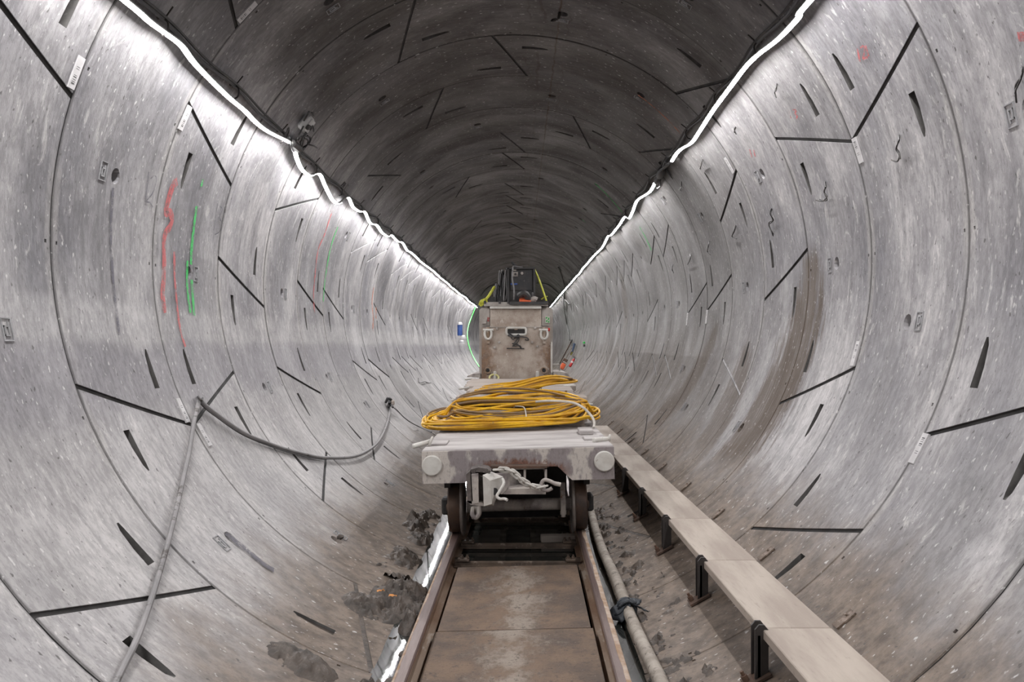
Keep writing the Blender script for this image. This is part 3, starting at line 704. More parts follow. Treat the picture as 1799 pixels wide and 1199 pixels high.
# plug connectors in the gap of the right ribbon
c = on_shell(1160, 305, R - 0.06)
pl = empty('plug_connector', c, 'black plug connectors joining the two light ribbons on the right shoulder', 'connector')
for (x0, y0, x1, y1, r0) in ((1178, 284, 1164, 297, .022), (1164, 297, 1158, 312, .05), (1158, 312, 1152, 322, .04)):
    a, d = on_shell(x0, y0, R - .07), on_shell(x1, y1, R - .07); L = (d - a).length
    b = MB(); b.lathe(a, d - a, [(0, r0 * .5), (L * .2, r0), (L * .8, r0 * .9), (L, r0 * .45)], 10); b.build('plug', M['cable'], pl)
wires('lead', pl, [[(1176, 288), (1166, 294), (1156, 301), (1155, 304), (1159, 304)], [(1165, 297), (1156, 306), (1151, 313), (1149, 320)], [(1159, 314), (1160, 326), (1155, 331), (1151, 326)]])
b = MB(); a, d = on_shell(1157, 286, R - .02), on_shell(1178, 310, R - .02); b.box((a + d) / 2, ((d - a).length, .05, .02), Vector((1, 0, 0)).rotation_difference(d - a).to_matrix()); b.build('hanger_strap', M['wire'], pl)

# loops of tie wire hanging from the right wall
TW = [([(1794, 118), (1797, 124), (1793, 136), (1784, 150), (1786, 168), (1785, 180)], 'twisted black tie wire hanging at the right edge beside a pink mark'),
      ([(1578, 236), (1579, 246), (1575, 262), (1580, 274), (1575, 284), (1568, 281)], 'black tie wire loop hanging left of the brown smear on the right wall'),
      ([(1449, 318), (1450, 328), (1447, 338), (1452, 346), (1444, 354), (1435, 352)], 'black tie wire with a hooked tail below a wedge pocket on the right wall'),
      ([(1365, 146), (1364, 154), (1361, 162), (1364, 172)], 'short black tie wire just below the right light ribbon near the red 13'),
      ([(1357, 366), (1354, 376), (1358, 388), (1352, 396), (1356, 408), (1359, 412)], 'black tie wire with a long looped tail beside a wedge pocket'),
      ([(1293, 222), (1290, 228), (1292, 236)], 'tiny black tie wire under the right light ribbon near the connectors'),
      ([(1234, 280), (1233, 287), (1230, 294), (1228, 297)], 'short tie wire hanging from a bright ring joint on the right'),
      ([(1197, 318), (1197, 325), (1195, 333), (1197, 336)], 'short hooked tie wire beside the plug connectors'),
      ([(1293, 395), (1290, 405), (1288, 416), (1294, 420)], 'pale tie wire hanging beneath a small black wedge pocket'),
      ([(1246, 422), (1245, 432), (1242, 442), (1249, 448)], 'black tie wire hanging left of a slanted joint on the right wall'),
      ([(1212, 446), (1213, 455), (1209, 465)], 'faint tie wire hanging from a far ring on the right wall'),
      ([(1183, 463), (1181, 472), (1184, 480)], 'smallest tie wire in the row on the right wall')]
for pts, lab in TW:
    P = [on_shell(x + (3 if i > 1 else 0) * noise.noise(Vector((x * .7, y * .3, 2))), y, R - 0.012 - 0.02 * (i > 0) - 0.01 * sin(i * 2.2)) for i, (x, y) in enumerate(pts)]; P[0] = on_shell(*pts[0], R + 0.01)
    b = MB(); sp = spline(P, 6); b.tube(sp, 0.0045, 5)
    sd_ = pts[0][0]; b.tube([p + Vector((0.0, 0.07 * min(1, i / 8) * noise.noise(Vector((i * .11, sd_, 1))), 0.05 * noise.noise(Vector((i * .09, sd_, 5))))) for i, p in enumerate(sp[:int(len(sp) * (.7 + .3 * ((sd_ * 7) % 5) / 5))])], 0.0045, 5)
    tag(b.build('tie_wire', M['wire']), lab, 'wire', 'tie wires on the right wall')

# ------------------------------------------------------------------ track, deck plates and pit
ROLL = 0.0255                                     # track and wagon lean a little, the right side is higher
def tx(y): return 0.004 + 0.0115 * (min(y, 9.0) - 3.9)
def tz(x): return ROLL * x
RAILH = 0.10
def rail(side, label):
    y0, y1 = 1.2, 16.5
    e = empty('rail', (side * 0.524 + tx(4), 4, 0), label, 'rail')
    prof_foot = [(-.055, -.06), (.055, -.06), (.055, -.05), (.01, -.035), (.009, .055), (.034, .066), (.036, .085), (-.036, .085), (-.034, .066), (-.009, .055), (-.01, -.035), (-.055, -.05)]
    head = [(-.0335, .085), (.0335, .085), (.033, .094), (.026, .1), (-.026, .1), (-.033, .094)]
    for nm, pr, m in (('rail_body', prof_foot, 'rail'), ('rail_head', head, 'railtop')):
        b = MB(); vs = []; n = len(pr); ys = [y0 + (y1 - y0) * i / 14 for i in range(15)]
        for y in ys:
            for (x, z) in pr: X = side * 0.5245 + tx(y) + x; vs.append((X, y, z + tz(side * .5245)))
        fs = [[i * n + j, i * n + (j + 1) % n, (i + 1) * n + (j + 1) % n, (i + 1) * n + j] for i in range(14) for j in range(n)]
        fs += [list(range(n))[::-1], [14 * n + j for j in range(n)]]
        b.add(vs, fs); b.build(nm, M[m], e)
    b = MB(); vs = []; n = 90; y0, y1 = 1.2, 9.0      # crust of dried slurry on the outer edge of the head
    for i in range(n + 1):
        y = y0 + (y1 - y0) * i / n
        inn = (-0.022 if side < 0 else 0.006) + 0.012 * noise.noise(Vector((y * 3.1, side, 1))) + 0.006 * noise.noise(Vector((y * 14, side, 4)))
        ou = side * 0.0345
        for x, z in ((inn, .1003), (inn + .002 * side, .1022), (ou - side * .004, .1), (ou + side * .001, .094), (ou + side * .0015, .072)): vs.append((side * .5245 + tx(y) + x, y, z + tz(side * .5245)))
    b.add(vs, [[5 * i + j, 5 * i + j + 1, 5 * i + 6 + j, 5 * i + 5 + j] for i in range(n) for j in range(4)]); b.build('slurry_crust', M['rail_crust'], e)
RAILDEP = 1
rail(-1, 'rusty left rail of the track running under the wagon')
rail(1, 'rusty right rail of the track beside the pale pipe')

def deck(y0, y1, xl, xr, label, seed):
    b = MB(); nx, ny = 28, int((y1 - y0) / 0.05); vs = []
    for j in range(ny + 1):
        for i in range(nx + 1):
            x = xl + (xr - xl) * i / nx; y = y0 + (y1 - y0) * j / ny
            ex = min(i, nx - i, j, ny - j) == 0
            vs.append((x + tx(y), y, tz(x) + (0 if ex else 0.006 * noise.fractal(Vector((x * 6, y * 5, seed)), 1.0, 2.0, 4))))
    fs = [[j * (nx + 1) + i, j * (nx + 1) + i + 1, (j + 1) * (nx + 1) + i + 1, (j + 1) * (nx + 1) + i] for j in range(ny) for i in range(nx)]
    b.add(vs, fs)
    rim = [(xl, y0), (xr, y0), (xr, y1), (xl, y1)]
    for q in range(4):
        (x0, ya), (x1, yb) = rim[q], rim[(q + 1) % 4]
        b.add([(x0 + tx(ya), ya, tz(x0)), (x1 + tx(yb), yb, tz(x1)), (x1 + tx(yb), yb, tz(x1) - .02), (x0 + tx(ya), ya, tz(x0) - .02)], [[0, 1, 2, 3]])
    return tag(b.build('deck_plate', M['plate']), label, 'steel plate', 'plates between the rails')
deck(1.0, 4.93, -0.458, 0.46, 'wide muddy steel plate between the rails, nearest the viewer', 1)
deck(4.94, 6.36, -0.448, 0.448, 'muddy steel plate between the rails, ending at the dark pit', 5)

# longitudinal pale dust spill on the near plate is in its material; tie bars across the pit
for (y, lab) in ((6.55, 'rusty cross tie with clamps at the near edge of the pit'), (7.15, 'rusty cross tie with clamps deeper in the pit, under the wagon front'), (8.2, 'rusty cross tie hidden in shade below the wagon')):
    e = empty('cross_tie', (tx(y), y, -0.03), lab, 'cross tie')
    b = MB(); b.box((tx(y), y, -0.03), (0.98, 0.032, 0.035), None, 0.004); b.box((tx(y), y - 0.03, -0.045), (0.98, 0.02, 0.01)); b.build('tie_bar', M['tie'], e)
    for s in (-1, 1):
        b = MB(); x = tx(y) + s * 0.41
        b.box((x, y, 0.0), (0.075, 0.07, 0.02), None, 0.004)
        for d in (-.02, .02): b.lathe((x + d, y - 0.005, 0.008), (0, 0, 1), [(0, .014), (.016, .014), (.018, .009), (.03, .009)], 6)
        b.box((x + s * .05, y, 0.0), (0.05, 0.05, 0.025)); b.build('rail_clamp', M['tie'], e)

b = MB(); c = at_height(980, 946, -.03); b.box(c, (.30, .09, .06), Matrix.Rotation(.06, 3, 'Z'), .006)
tag(b.build('wood_block', M['timber']), 'weathered wood block lying in the dark pit under the wagon', 'block')
b = MB(); c = on_shell(983, 22, R); n_ = Vector((-c.x, 0, AXZ - c.z)).normalized()
b.tube([c - n_ * .01, c + n_ * .05], .012, 7); b.tube(spline([c + n_ * .05, c + n_ * .06 + Vector((-.03, .03, 0)), c + n_ * .05 + Vector((-.06, .06, 0)), c + n_ * .03 + Vector((-.05, .08, 0)), c + n_ * .045 + Vector((-.02, .03, 0))], 5), .007, 6)
tag(b.build('crown_hook', M['wire']), 'small dark hook in the crown beside the rusty seep line', 'hook')
# water lying in the invert, left and right of the track and in the pit
for (x0, x1, z, lab) in ((-0.82, -0.51, -0.016, 'bright puddle lying along the left rail'), (-0.47, 0.52, -0.068, 'dark still water in the pit between the rails'), (0.585, 0.80, -0.022, 'narrow puddle between the right rail and the pale pipe')):
    b = MB(); b.add([(x0, 0.5, z), (x1, 0.5, z), (x1, 16, z), (x0, 16, z)], [[0, 1, 2, 3]])
    tag(b.build('water_puddle', M['water']), lab, 'water', kind='stuff')

# clay banked against the left rail and in patches
def shell_z(x): return AXZ - math.sqrt(max(0.01, (R - 0.001) ** 2 - x * x))
def mud_strip(name, x0, x1, y0, y1, amp, seed, label, fn, lumps=1.0):
    b = MB(); nx = int((x1 - x0) / 0.011); ny = int((y1 - y0) / 0.014); vs = []
    for j in range(ny + 1):
        for i in range(nx + 1):
            x = x0 + (x1 - x0) * i / nx; y = y0 + (y1 - y0) * j / ny
            w = fn(x, y)
            n1 = noise.fractal(Vector((x * 17, y * 14, seed)), 0.55, 2.2, 6); n1 = 0.6 * n1 + 0.9 * (0.5 - abs(noise.noise(Vector((x * 26, y * 22, seed + 4)))) * 1.6); n2 = noise.fractal(Vector((x * 3, y * 2.2, seed + 9)), 1, 2, 3)
            h = w * amp * (0.75 + 0.8 * n2) + w * 0.06 * lumps * n1 + (w - 0.35) * 0.03
            vs.append((x, y, max(shell_z(x) - 0.02, shell_z(x) - 0.012 + h)))
    b.add(vs, [[j * (nx + 1) + i, j * (nx + 1) + i + 1, (j + 1) * (nx + 1) + i + 1, (j + 1) * (nx + 1) + i] for j in range(ny) for i in range(nx)])
    return tag(b.build(name, M['mud'], smooth=60), label, 'mud', kind='stuff')
def blob(cx, cy, rx, ry): return lambda x, y: max(0.0, 1 - ((x - cx) / rx) ** 2 - ((y - cy) / ry) ** 2)
p = at_height(700, 1048, 0.05)
f1, f2, f3 = blob(-0.66, p.y + .02, 0.27, 0.34), blob(-0.84, p.y - 0.22, 0.22, 0.2), blob(-0.60, p.y - .42, .08, .16)
f4, f5 = blob(-.62, 4.0, .14, .16), blob(-1.02, 4.12, 0.2, 0.16)
mud_strip('mud_bank', -1.2, -0.555, 3.5, 5.9, 0.13, 3, 'heap of wet clay banked against the left rail', lambda x, y: min(1, max(f1(x, y), .55 * f2(x, y), .75 * f3(x, y), .75 * f4(x, y), .33 * f5(x, y)) ** .7))
mud_strip('mud_bank', -0.98, -0.70, 5.9, 8.2, 0.05, 8, 'crumbly clay scattered along the far waterline on the left', lambda x, y: min(1, max(0, .5 + .9 * noise.fractal(Vector((x * 5, y * 3, 2)), 1, 2, 3) - abs(x + .83) * 3)))
mud_strip('mud_bank', 0.6, 1.02, 3.2, 8.4, 0.022, 12, 'thin clay smeared between the pale pipe and the walkway', lambda x, y: min(1, max(0, .36 + .7 * noise.fractal(Vector((x * 9, y * 5, 7)), .8, 2, 5) - abs(x - .8) * 1.6)), .8)
def clod(px, py, r, seed, lab):
    c = at_height(px, py, 0.02); c = Vector((c.x, c.y, 0))
    c.z = shell_z(c.x) + r * .5
    bm = bmesh.new(); bmesh.ops.create_icosphere(bm, subdivisions=3, radius=r)
    for v in bm.verts: v.co *= 1 + 0.5 * noise.fractal(v.co * (4.0 / r * .25) + Vector((seed, 0, 0)), 1, 2, 4); v.co.z *= 0.7
    b = MB(); bm.verts.index_update(); b.add([v.co + c for v in bm.verts], [[v.index for v in f.verts] for f in bm.faces]); bm.free()
    tag(b.build('mud_clod', M['mud'], smooth=50), lab, 'mud clod', 'clods of clay')
clod(712, 1140, 0.05, 1, 'clod of clay standing in the water by the left rail'); clod(690, 1188, 0.05, 4, 'clod of clay at the bottom edge by the left rail')
clod(741, 1030, 0.05, 7, 'clod of clay on top of the heap touching the left rail'); clod(598, 1000, 0.025, 9, 'small lone clod of clay above the heap on the left')
for (px, py, lab) in ((669, 1041, 'orange scrap of glove in the clay heap, the left one'), (690, 1050, 'orange scrap of glove in the clay heap, the right one')):
    c = at_height(px, py, 0.105); b = MB(); vs = []
    for j in range(5):
        for i in range(7):
            x, y = (i - 3) * 0.008, (j - 2) * 0.009; vs.append(c + Vector((x, y * .8, 0.016 * noise.noise(Vector((i * .5, j * .6, px))) + 0.012 - 60 * x * x * .1)))
    b.add(vs, [[j * 7 + i, j * 7 + i + 1, j * 7 + 8 + i, j * 7 + 7 + i] for j in range(4) for i in range(6)])
    b.xf = None
    tag(b.build('rag', plain('orange_rubber', (0.55, 0.22, 0.04), .6)), lab, 'rag')

# pale slurry pipe on the right, tied with black cloth
PP = [(1033, 880), (1037, 894), (1046, 931), (1060, 971), (1079, 1011), (1094, 1048), (1108, 1085), (1127, 1129), (1152, 1180), (1172, 1225), (1230, 1360)]
P = [at_height(x, y, 0.03) for x, y in PP]
P = [Vector((P[0].x + .01, 12, .03)), Vector((P[0].x + .01, 9.5, .03))] + P
b = MB(); sp = spline(P, 8); b.tube(sp, [0.037 + 0.0025 * noise.noise(p * 7) for p in sp], 14)
tag(b.build('slurry_pipe', M['pipe']), 'long pale cement-crusted pipe lying beside the right rail', 'pipe')
c = at_height(1101, 1066, 0.05)
e = empty('cloth_tie', c, 'black cloth knotted around the pale pipe', 'cloth')
b = MB()
for i in range(5):
    pts = [c + Vector((0.052 * cos(t), (i - 2) * 0.014 + 0.012 * sin(t * 2 + i), -0.012 + 0.05 * sin(t))) for t in [2 * PI * q / 12 for q in range(12)]]
    b.tube(pts, 0.011 + 0.003 * (i % 2), 7, closed=True)
b.build('wrap', M['cloth'], e)
for k_, (dx, dy, dz) in enumerate(((-.1, -.03, -.04), (-.085, -.1, -.05), (.1, -.06, 0.0), (.09, .03, .01), (.04, -.03, .05))):
    b = MB(); vs = []
    for j in range(7):
        for i in range(5):
            t = j / 6; w = .018 + .03 * sin(t * 2.6)
            vs.append(c + Vector((dx * t + (i - 2) * w * .5 * (dy / .1), dy * t + (i - 2) * w * .6, .035 * (1 - t) + dz * t + .018 * noise.noise(Vector((i, j * .8, k_ * 3))))))
    b.add(vs, [[j * 5 + i, j * 5 + i + 1, j * 5 + 6 + i, j * 5 + 5 + i] for j in range(6) for i in range(4)])
    o = b.build('cloth_tail', M['cloth'], e); md = o.modifiers.new('thick', 'SOLIDIFY'); md.thickness = 0.006

# ------------------------------------------------------------------ walkway on the right
WZ, WXL, WXR = CAMZ - 1.27, 1.137, 1.452
seams = [3.80 + W * i for i in range(-3, 9)]
seams[2] = 2.58
ordw = ['first', 'second', 'third', 'fourth', 'fifth', 'sixth', 'seventh', 'eighth', 'ninth']
for i in range(2, len(seams) - 1):
    y0, y1 = seams[i] + 0.004, seams[i + 1] - 0.004; q = i - 2
    b = MB(); j = random.uniform(-.006, .006)
    b.box(((WXL + WXR) / 2 + j, (y0 + y1) / 2, WZ - 0.022), (WXR - WXL, y1 - y0, 0.044), None, 0.004)
    tag(b.build('walkway_board', M['board']), ('pale walkway board on brackets along the right wall, %s from the viewer' % ordw[q]), 'board', 'walkway boards')
for i in range(2, len(seams)):
    y = seams[i]; q = i - 2
    x = WXL - 0.01
    e = empty('walkway_bracket', (x, y, shell_z(x)), 'dark steel walkway bracket with rusty foot, %s from the viewer' % (ordw + ['tenth'])[q], 'bracket', 'walkway brackets')
    b = MB(); zb = shell_z(x)
    for s in (-1, 1):       # two flat bars with cut corners
        yy = y + s * 0.03
        b.prism([(x - .03, yy, zb), (x + .03, yy, zb), (x + .03, yy, WZ + .0), (x + .012, yy, WZ + .022), (x - .012, yy, WZ + .022), (x - .03, yy, WZ + .0)], (0, 0.012, 0))
    b.box((x - .012, y, (zb + WZ) / 2 - .01), (.012, .06, WZ - zb - .03)); b.build('post', M['post'], e)
    b = MB(); ang = math.atan2(x, AXZ - zb); b.box((x - .02, y - .005, zb + .004), (.13, .1, .012), Matrix.Rotation(-ang, 3, 'Y')); b.lathe((x - .06, y, zb - .012), (-sin(ang), 0, cos(ang)), [(0, .016), (.03, .016), (.03, .009), (.05, .009)], 6)
    b.build('foot_plate', M['rust'], e)
    b = MB(); b.box(((WXL + WXR) / 2 + .02, y, WZ - .06), (WXR - WXL + .02, .05, .03)); b.build('arm', M['post'], e)
    xr = 1.505; zr = shell_z(xr); ang = math.atan2(xr, AXZ - zr)
    rt = Matrix.Rotation(-ang, 3, 'Y')
    b = MB(); b.box((xr, y, zr + .01), (.11, .06, .008), rt); b.box((1.43, y, WZ - .04), (.12, .05, .012)); b.lathe((xr + .02, y, zr + .018), rt @ Vector((0, 0, 1)), [(0, .013), (.012, .013), (.012, .007), (.022, .007)], 6); b.build('wall_plate', M['tie'], e)

# ------------------------------------------------------------------ flat wagon
YB = 6.55; WX = 0.055
wag = empty('flat_wagon', (WX, YB + 1, RAILH), 'pale dust-covered flat wagon with round white buffers on the track', 'wagon')
RM = Matrix.Translation((WX, 0, RAILH)) @ Matrix.Rotation(-ROLL, 4, 'Y') @ Matrix.Translation((-WX, 0, -RAILH))
def part(name, mat, parent=wag, fn=None, smooth=35):
    b = MB(); b.xf = RM; fn(b); return b.build(name, M[mat], parent, smooth)
DZ = 0.866; XL, XR = WX - 0.745, WX + 0.745
part('deck', 'wagon_deck', fn=lambda b: (b.box((WX, YB + 3.35, DZ - .015), (1.49, 6.66, .03), None, .006)))
part('head_beam', 'beam', fn=lambda b: b.prism([(XL, YB, DZ - .012), (XR, YB, DZ - .012), (XR, YB, DZ - .26), (XR - .33, YB, DZ - .26), (XR - .44, YB, DZ - .15), (XL + .44, YB, DZ - .15), (XL + .33, YB, DZ - .26), (XL, YB, DZ - .26)], (0, .05, 0)))
for s in (-1, 1): part('side_sill', 'wagon', fn=lambda b: b.box((WX + s * .66, YB + 3.3, DZ - .13), (.06, 6.5, .2)))
part('under_frame', 'wagon', fn=lambda b: (b.box((WX - .2, YB + 3.3, DZ - .1), (.08, 6.4, .14)), b.box((WX + .2, YB + 3.3, DZ - .1), (.08, 6.4, .14))))
for s, pz in ((-1, .118), (1, .118)):
    part('buffer', 'buffer', fn=lambda b: b.lathe((WX + s * .667, YB, DZ - pz), (0, -1, 0), [(0, .079), (.02, .079), (.026, .072), (.03, 0.0005)], 36))
# two wheelsets
for ya in (7.12, 12.2):
    for s in (-1, 1):
        x0 = WX - 0.015 + s * 0.475
        wl = part('wheel', 'wheel', fn=lambda b: b.lathe((x0, ya, RAILH + .222), (s, 0, 0), [(0, .09), (.0, .215), (.02, .222), (.09, .218), (.1, .205), (.1, .16), (.07, .15), (.07, .085), (.12, .075), (.13, .05)], 40))
        part('wheel_flange', 'flange', wl, fn=lambda b: b.lathe((x0 - s * .028, ya, RAILH + .222), (s, 0, 0), [(0, .2), (.0, .24), (.008, .25), (.02, .25), (.03, .222)], 40))
        part('axle_box', 'dark_hole', fn=lambda b: (b.box((x0 + s * .13, ya, RAILH + .23), (.06, .14, .14), None, .015), b.box((x0 + s * .1, ya, RAILH + .5), (.05, .3, .2))))
        part('spring_hanger', 'wagon', fn=lambda b: (b.box((WX + s * .36, ya - .16, RAILH + .3), (.042, .04, .25), None, .004), b.lathe((WX + s * .36, ya - .16, RAILH + .14), (0, 0, 1), [(0, .018), (.02, .018), (.02, .026), (.05, .026)], 8)))
    part('axle', 'wagon', fn=lambda b: (b.lathe((WX - .44, ya - .02, RAILH + .222), (1, 0, 0), [(0, .06), (.06, .06), (.06, .05), (.81, .05), (.81, .06), (.88, .06)], 20)))
part('shade_plate', 'dark_hole', fn=lambda b: b.box((WX, 7.5, .44), (.84, .03, .6)))  # invented plate, added to keep the space under the wagon dark
# coupler: pivoting jaw on the left, drawbar, socket, pin, chain and hook
D = lambda px, py, y: at_depth(px, py, y)
W0 = lambda b: setattr(b, 'xf', None)
def cbox(b, pts, y0, y1):
    W0(b); b.prism([D(x, y, y0) for x, y in pts], (0, y1 - y0, 0))
part('socket_tube', 'wagon', fn=lambda b: [cbox(b, q, 6.45, 6.85) for q in ([(865, 822), (961, 821), (961, 825), (865, 826)], [(957, 821), (961, 821), (961, 843), (957, 842)], [(865, 866), (959, 866), (959, 869), (865, 869)], [(920, 826), (924, 826), (924, 866), (920, 866)])])
part('socket_lip', 'rust', fn=lambda b: cbox(b, [(862, 819.5), (961, 819.5), (961, 823), (862, 824)], 6.41, 6.52))
part('drawbar', 'wagon', fn=lambda b: (W0(b), b.prism([D(866, 835, 6.3), D(921, 828, 6.6), D(921, 858, 6.6), D(880, 869, 6.32)], (0, .08, .0))))
part('lower_jaw', 'wagon', fn=lambda b: cbox(b, [(893, 860), (958, 858), (960, 864), (950, 869), (884, 869)], 6.3, 6.5))
part('coupler_cheek', 'dark_plate', fn=lambda b: (cbox(b, [(819, 834), (826, 828), (829, 885), (829, 886), (821, 884)], 6.25, 6.42), cbox(b, [(826, 826), (840, 822), (856, 824), (863, 829), (856, 832), (838, 829), (829, 833)], 6.27, 6.45), cbox(b, [(841, 833), (849, 838), (848, 884), (842, 886)], 6.33, 6.42)))
part('coupler_jaw', 'wagon', fn=lambda b: (cbox(b, [(828, 834), (840, 833), (841, 884), (831, 886)], 6.24, 6.3), cbox(b, [(820, 880), (848, 884), (852, 890), (826, 887)], 6.25, 6.42)))
def block(b):
    W0(b)
    f = [D(848, 835, 6.2), D(861, 845, 6.16), D(864, 886, 6.16), D(850, 890, 6.2)]; g = [D(864, 829, 6.34), D(884, 838, 6.34), D(883, 850, 6.34), D(867, 889, 6.34)]
    b.add(f + g, [[0, 1, 2, 3], [4, 5, 6, 7], [0, 1, 5, 4], [1, 2, 6, 5], [2, 3, 7, 6], [3, 0, 4, 7]])
part('coupler_block', 'buffer', fn=block)
part('pin_hole', 'dark_hole', fn=lambda b: (W0(b), b.lathe(D(868, 864, 6.215), D(868, 864, 6.2) - D(864, 864, 6.24), [(0, .027), (.012, .027)], 16)))
part('pin_lever', 'buffer', fn=lambda b: (W0(b), b.tube(spline([D(883, 842, 6.2), D(885, 850, 6.16), D(878, 863, 6.14), D(873, 872, 6.13), D(878, 877, 6.12), D(886, 877, 6.1), D(891, 879, 6.08)], 5), .011, 10)))
part('u_bolt', 'wagon', fn=lambda b: (W0(b), b.tube(spline([D(831, 893, 6.6), D(830, 905, 6.55), D(836, 910, 6.55), D(842, 903, 6.55), D(842, 892, 6.6)], 5), .018, 8), b.box(D(838, 897, 6.62), (.07, .05, .06)), b.lathe(D(833, 912, 6.58), (0, 0, 1), [(0, .02), (.03, .02)], 6)))
ch = spline([D(872, 826, 6.25), D(885, 826, 6.22), D(897, 828, 6.21), D(908, 836, 6.2), D(918, 845, 6.2), D(930, 852, 6.2), D(944, 857, 6.2), D(957, 855, 6.2)], 8)
L = [0]
for i in range(1, len(ch)): L.append(L[-1] + (ch[i] - ch[i - 1]).length)
nl = 9
for q in range(nl):
    t = (q + .5) / nl * L[-1]; i = max(j for j in range(len(L)) if L[j] <= t); i = min(i, len(ch) - 2)
    p = ch[i].lerp(ch[i + 1], (t - L[i]) / max(1e-6, L[i + 1] - L[i])); tn = (ch[i + 1] - ch[i]).normalized()
    n1 = tn.cross(Vector((0, 1, .25))).normalized(); n2 = tn.cross(n1).normalized(); sd = (n1 if q % 2 else n2).lerp(n2 if q % 2 else n1, .3).normalized()
    hl = L[-1] / nl * .95
    pts = [p + tn * hl * (1 if abs(a) < PI / 2 else -1) * .5 + tn * .022 * cos(a) + sd * .024 * sin(a) for a in [-PI * .98 + 2 * PI * .98 * j / 11 for j in range(12)]]
    part('chain_link', 'buffer', fn=lambda b: (W0(b), b.tube(pts, .0085, 7, closed=True)))
part('chain_hook', 'wagon', fn=lambda b: (W0(b), b.tube(spline([D(985, 852, 6.2), D(975, 850, 6.2), D(964, 845, 6.2), D(956, 844, 6.2), D(951, 851, 6.2), D(953, 860, 6.2), D(962, 862, 6.2), D(970, 858, 6.2)], 5), [.016] * 6 + [.014] * 30, 8)))
# stake pins sticking out along both sides of the deck
for (x0, y0, x1, y1, d, r) in ((725, 785, 757, 776, 6.8, .02), (1042, 774, 1071, 772, 6.85, .021), (1014, 711, 1041, 711, 8.9, .014), (990, 679, 1011, 678, 10.9, .016), (793, 704, 816, 700, 9.0, .016), (806, 684, 824, 681, 10.8, .014), (817, 667, 830, 666, 13.2, .014)):
    a, c = D(x0, y0, d - .05), D(x1, y1, d + .05)
    part('stake_pin', 'buffer', fn=lambda b: (W0(b), b.tube([a, a.lerp(c, .04), a.lerp(c, .96), c], [r * .6, r, r, r * .7], 10)))
for (x, y, d) in ((757, 776, 6.82), (1069, 772, 6.9)):
    part('pin_ring', 'buffer', fn=lambda b: (W0(b), b.tube([D(x, y, d) + Vector((.012 * sin(t), .03 * cos(t), .032 * sin(t))) for t in [2 * PI * q / 14 for q in range(14)]], .01, 8, closed=True)))
part('hinge_lug', 'wagon_deck', fn=lambda b: b.box((WX + .62, YB + .5, DZ + .008), (.14, .22, .016), None, .003))
part('hinge_lug', 'wagon_deck', fn=lambda b: b.box((WX + .6, YB + .95, DZ + .02), (.12, .3, .04), None, .006))
part('hinge_lug', 'wagon_deck', fn=lambda b: b.box((WX - .64, YB + .45, DZ + .006), (.12, .3, .012), None, .003))

# ------------------------------------------------------------------ timbers on the wagon
ST = DZ + 0.272
def timber(x0, x1, y0, y1, z0, z1, label, bev=.008):
    b = MB(); b.box(((x0 + x1) / 2, (y0 + y1) / 2, (z0 + z1) / 2), (x1 - x0, y1 - y0, z1 - z0), Matrix.Rotation(random.uniform(-.006, .006), 3, 'Z'), bev)
    tag(b.build('timber', M['timber']), label, 'timber', 'timbers across the wagon')
zd = DZ + .014
timber(-.637, .684, 8.2, 8.56, zd - .01, DZ + .16, 'dusty squared timber across the wagon, in front under the yellow cable')
timber(-.60, .745, 8.62, 9.02, zd, ST, 'squared timber with sawn end showing right of the yellow cable')
y = 9.05
for i, (wd_, xl, xr) in enumerate(((.62, -.58, .60), (.6, -.62, .62), (.58, -.60, .64), (.55, -.72, .72), (.62, -.74, .74), (.6, -.76, .76), (.62, -.755, .745))):
    lab = ['wide plank behind the yellow coils, nearest of the plain ones', 'wide plank under the back of the rear yellow coil', 'wide plank just behind the rear yellow coil',
           'wide plank at the middle of the wagon between the side pins', 'long plank second in front of the locomotive', 'long plank next to last before the locomotive', 'long plank right at the foot of the locomotive'][i]
    timber(xl + tx(9), xr + tx(9), y, y + wd_, ST - .06, ST + .004 * (i % 2), lab); y += wd_ + .012
b = MB(); b.box((.05, 11.2, (zd + ST - .06) / 2), (1.1, 4.0, ST - .06 - zd - .004), None, .01)
tag(b.build('timber_packing', M['timber']), 'solid packing of timber carrying the planks on the wagon', 'timber')
# grey lump wedged beside the coil on the left
b = MB(); b.xf = Matrix.Translation(D(783, 742, 8.05)); b.box((0, 0, 0), (.09, .1, .05), Matrix.Rotation(.5, 3, 'Z'), .015)
tag(b.build('stone_wedge', M['buffer']), 'small white block on the wagon deck left of the timber', 'block')

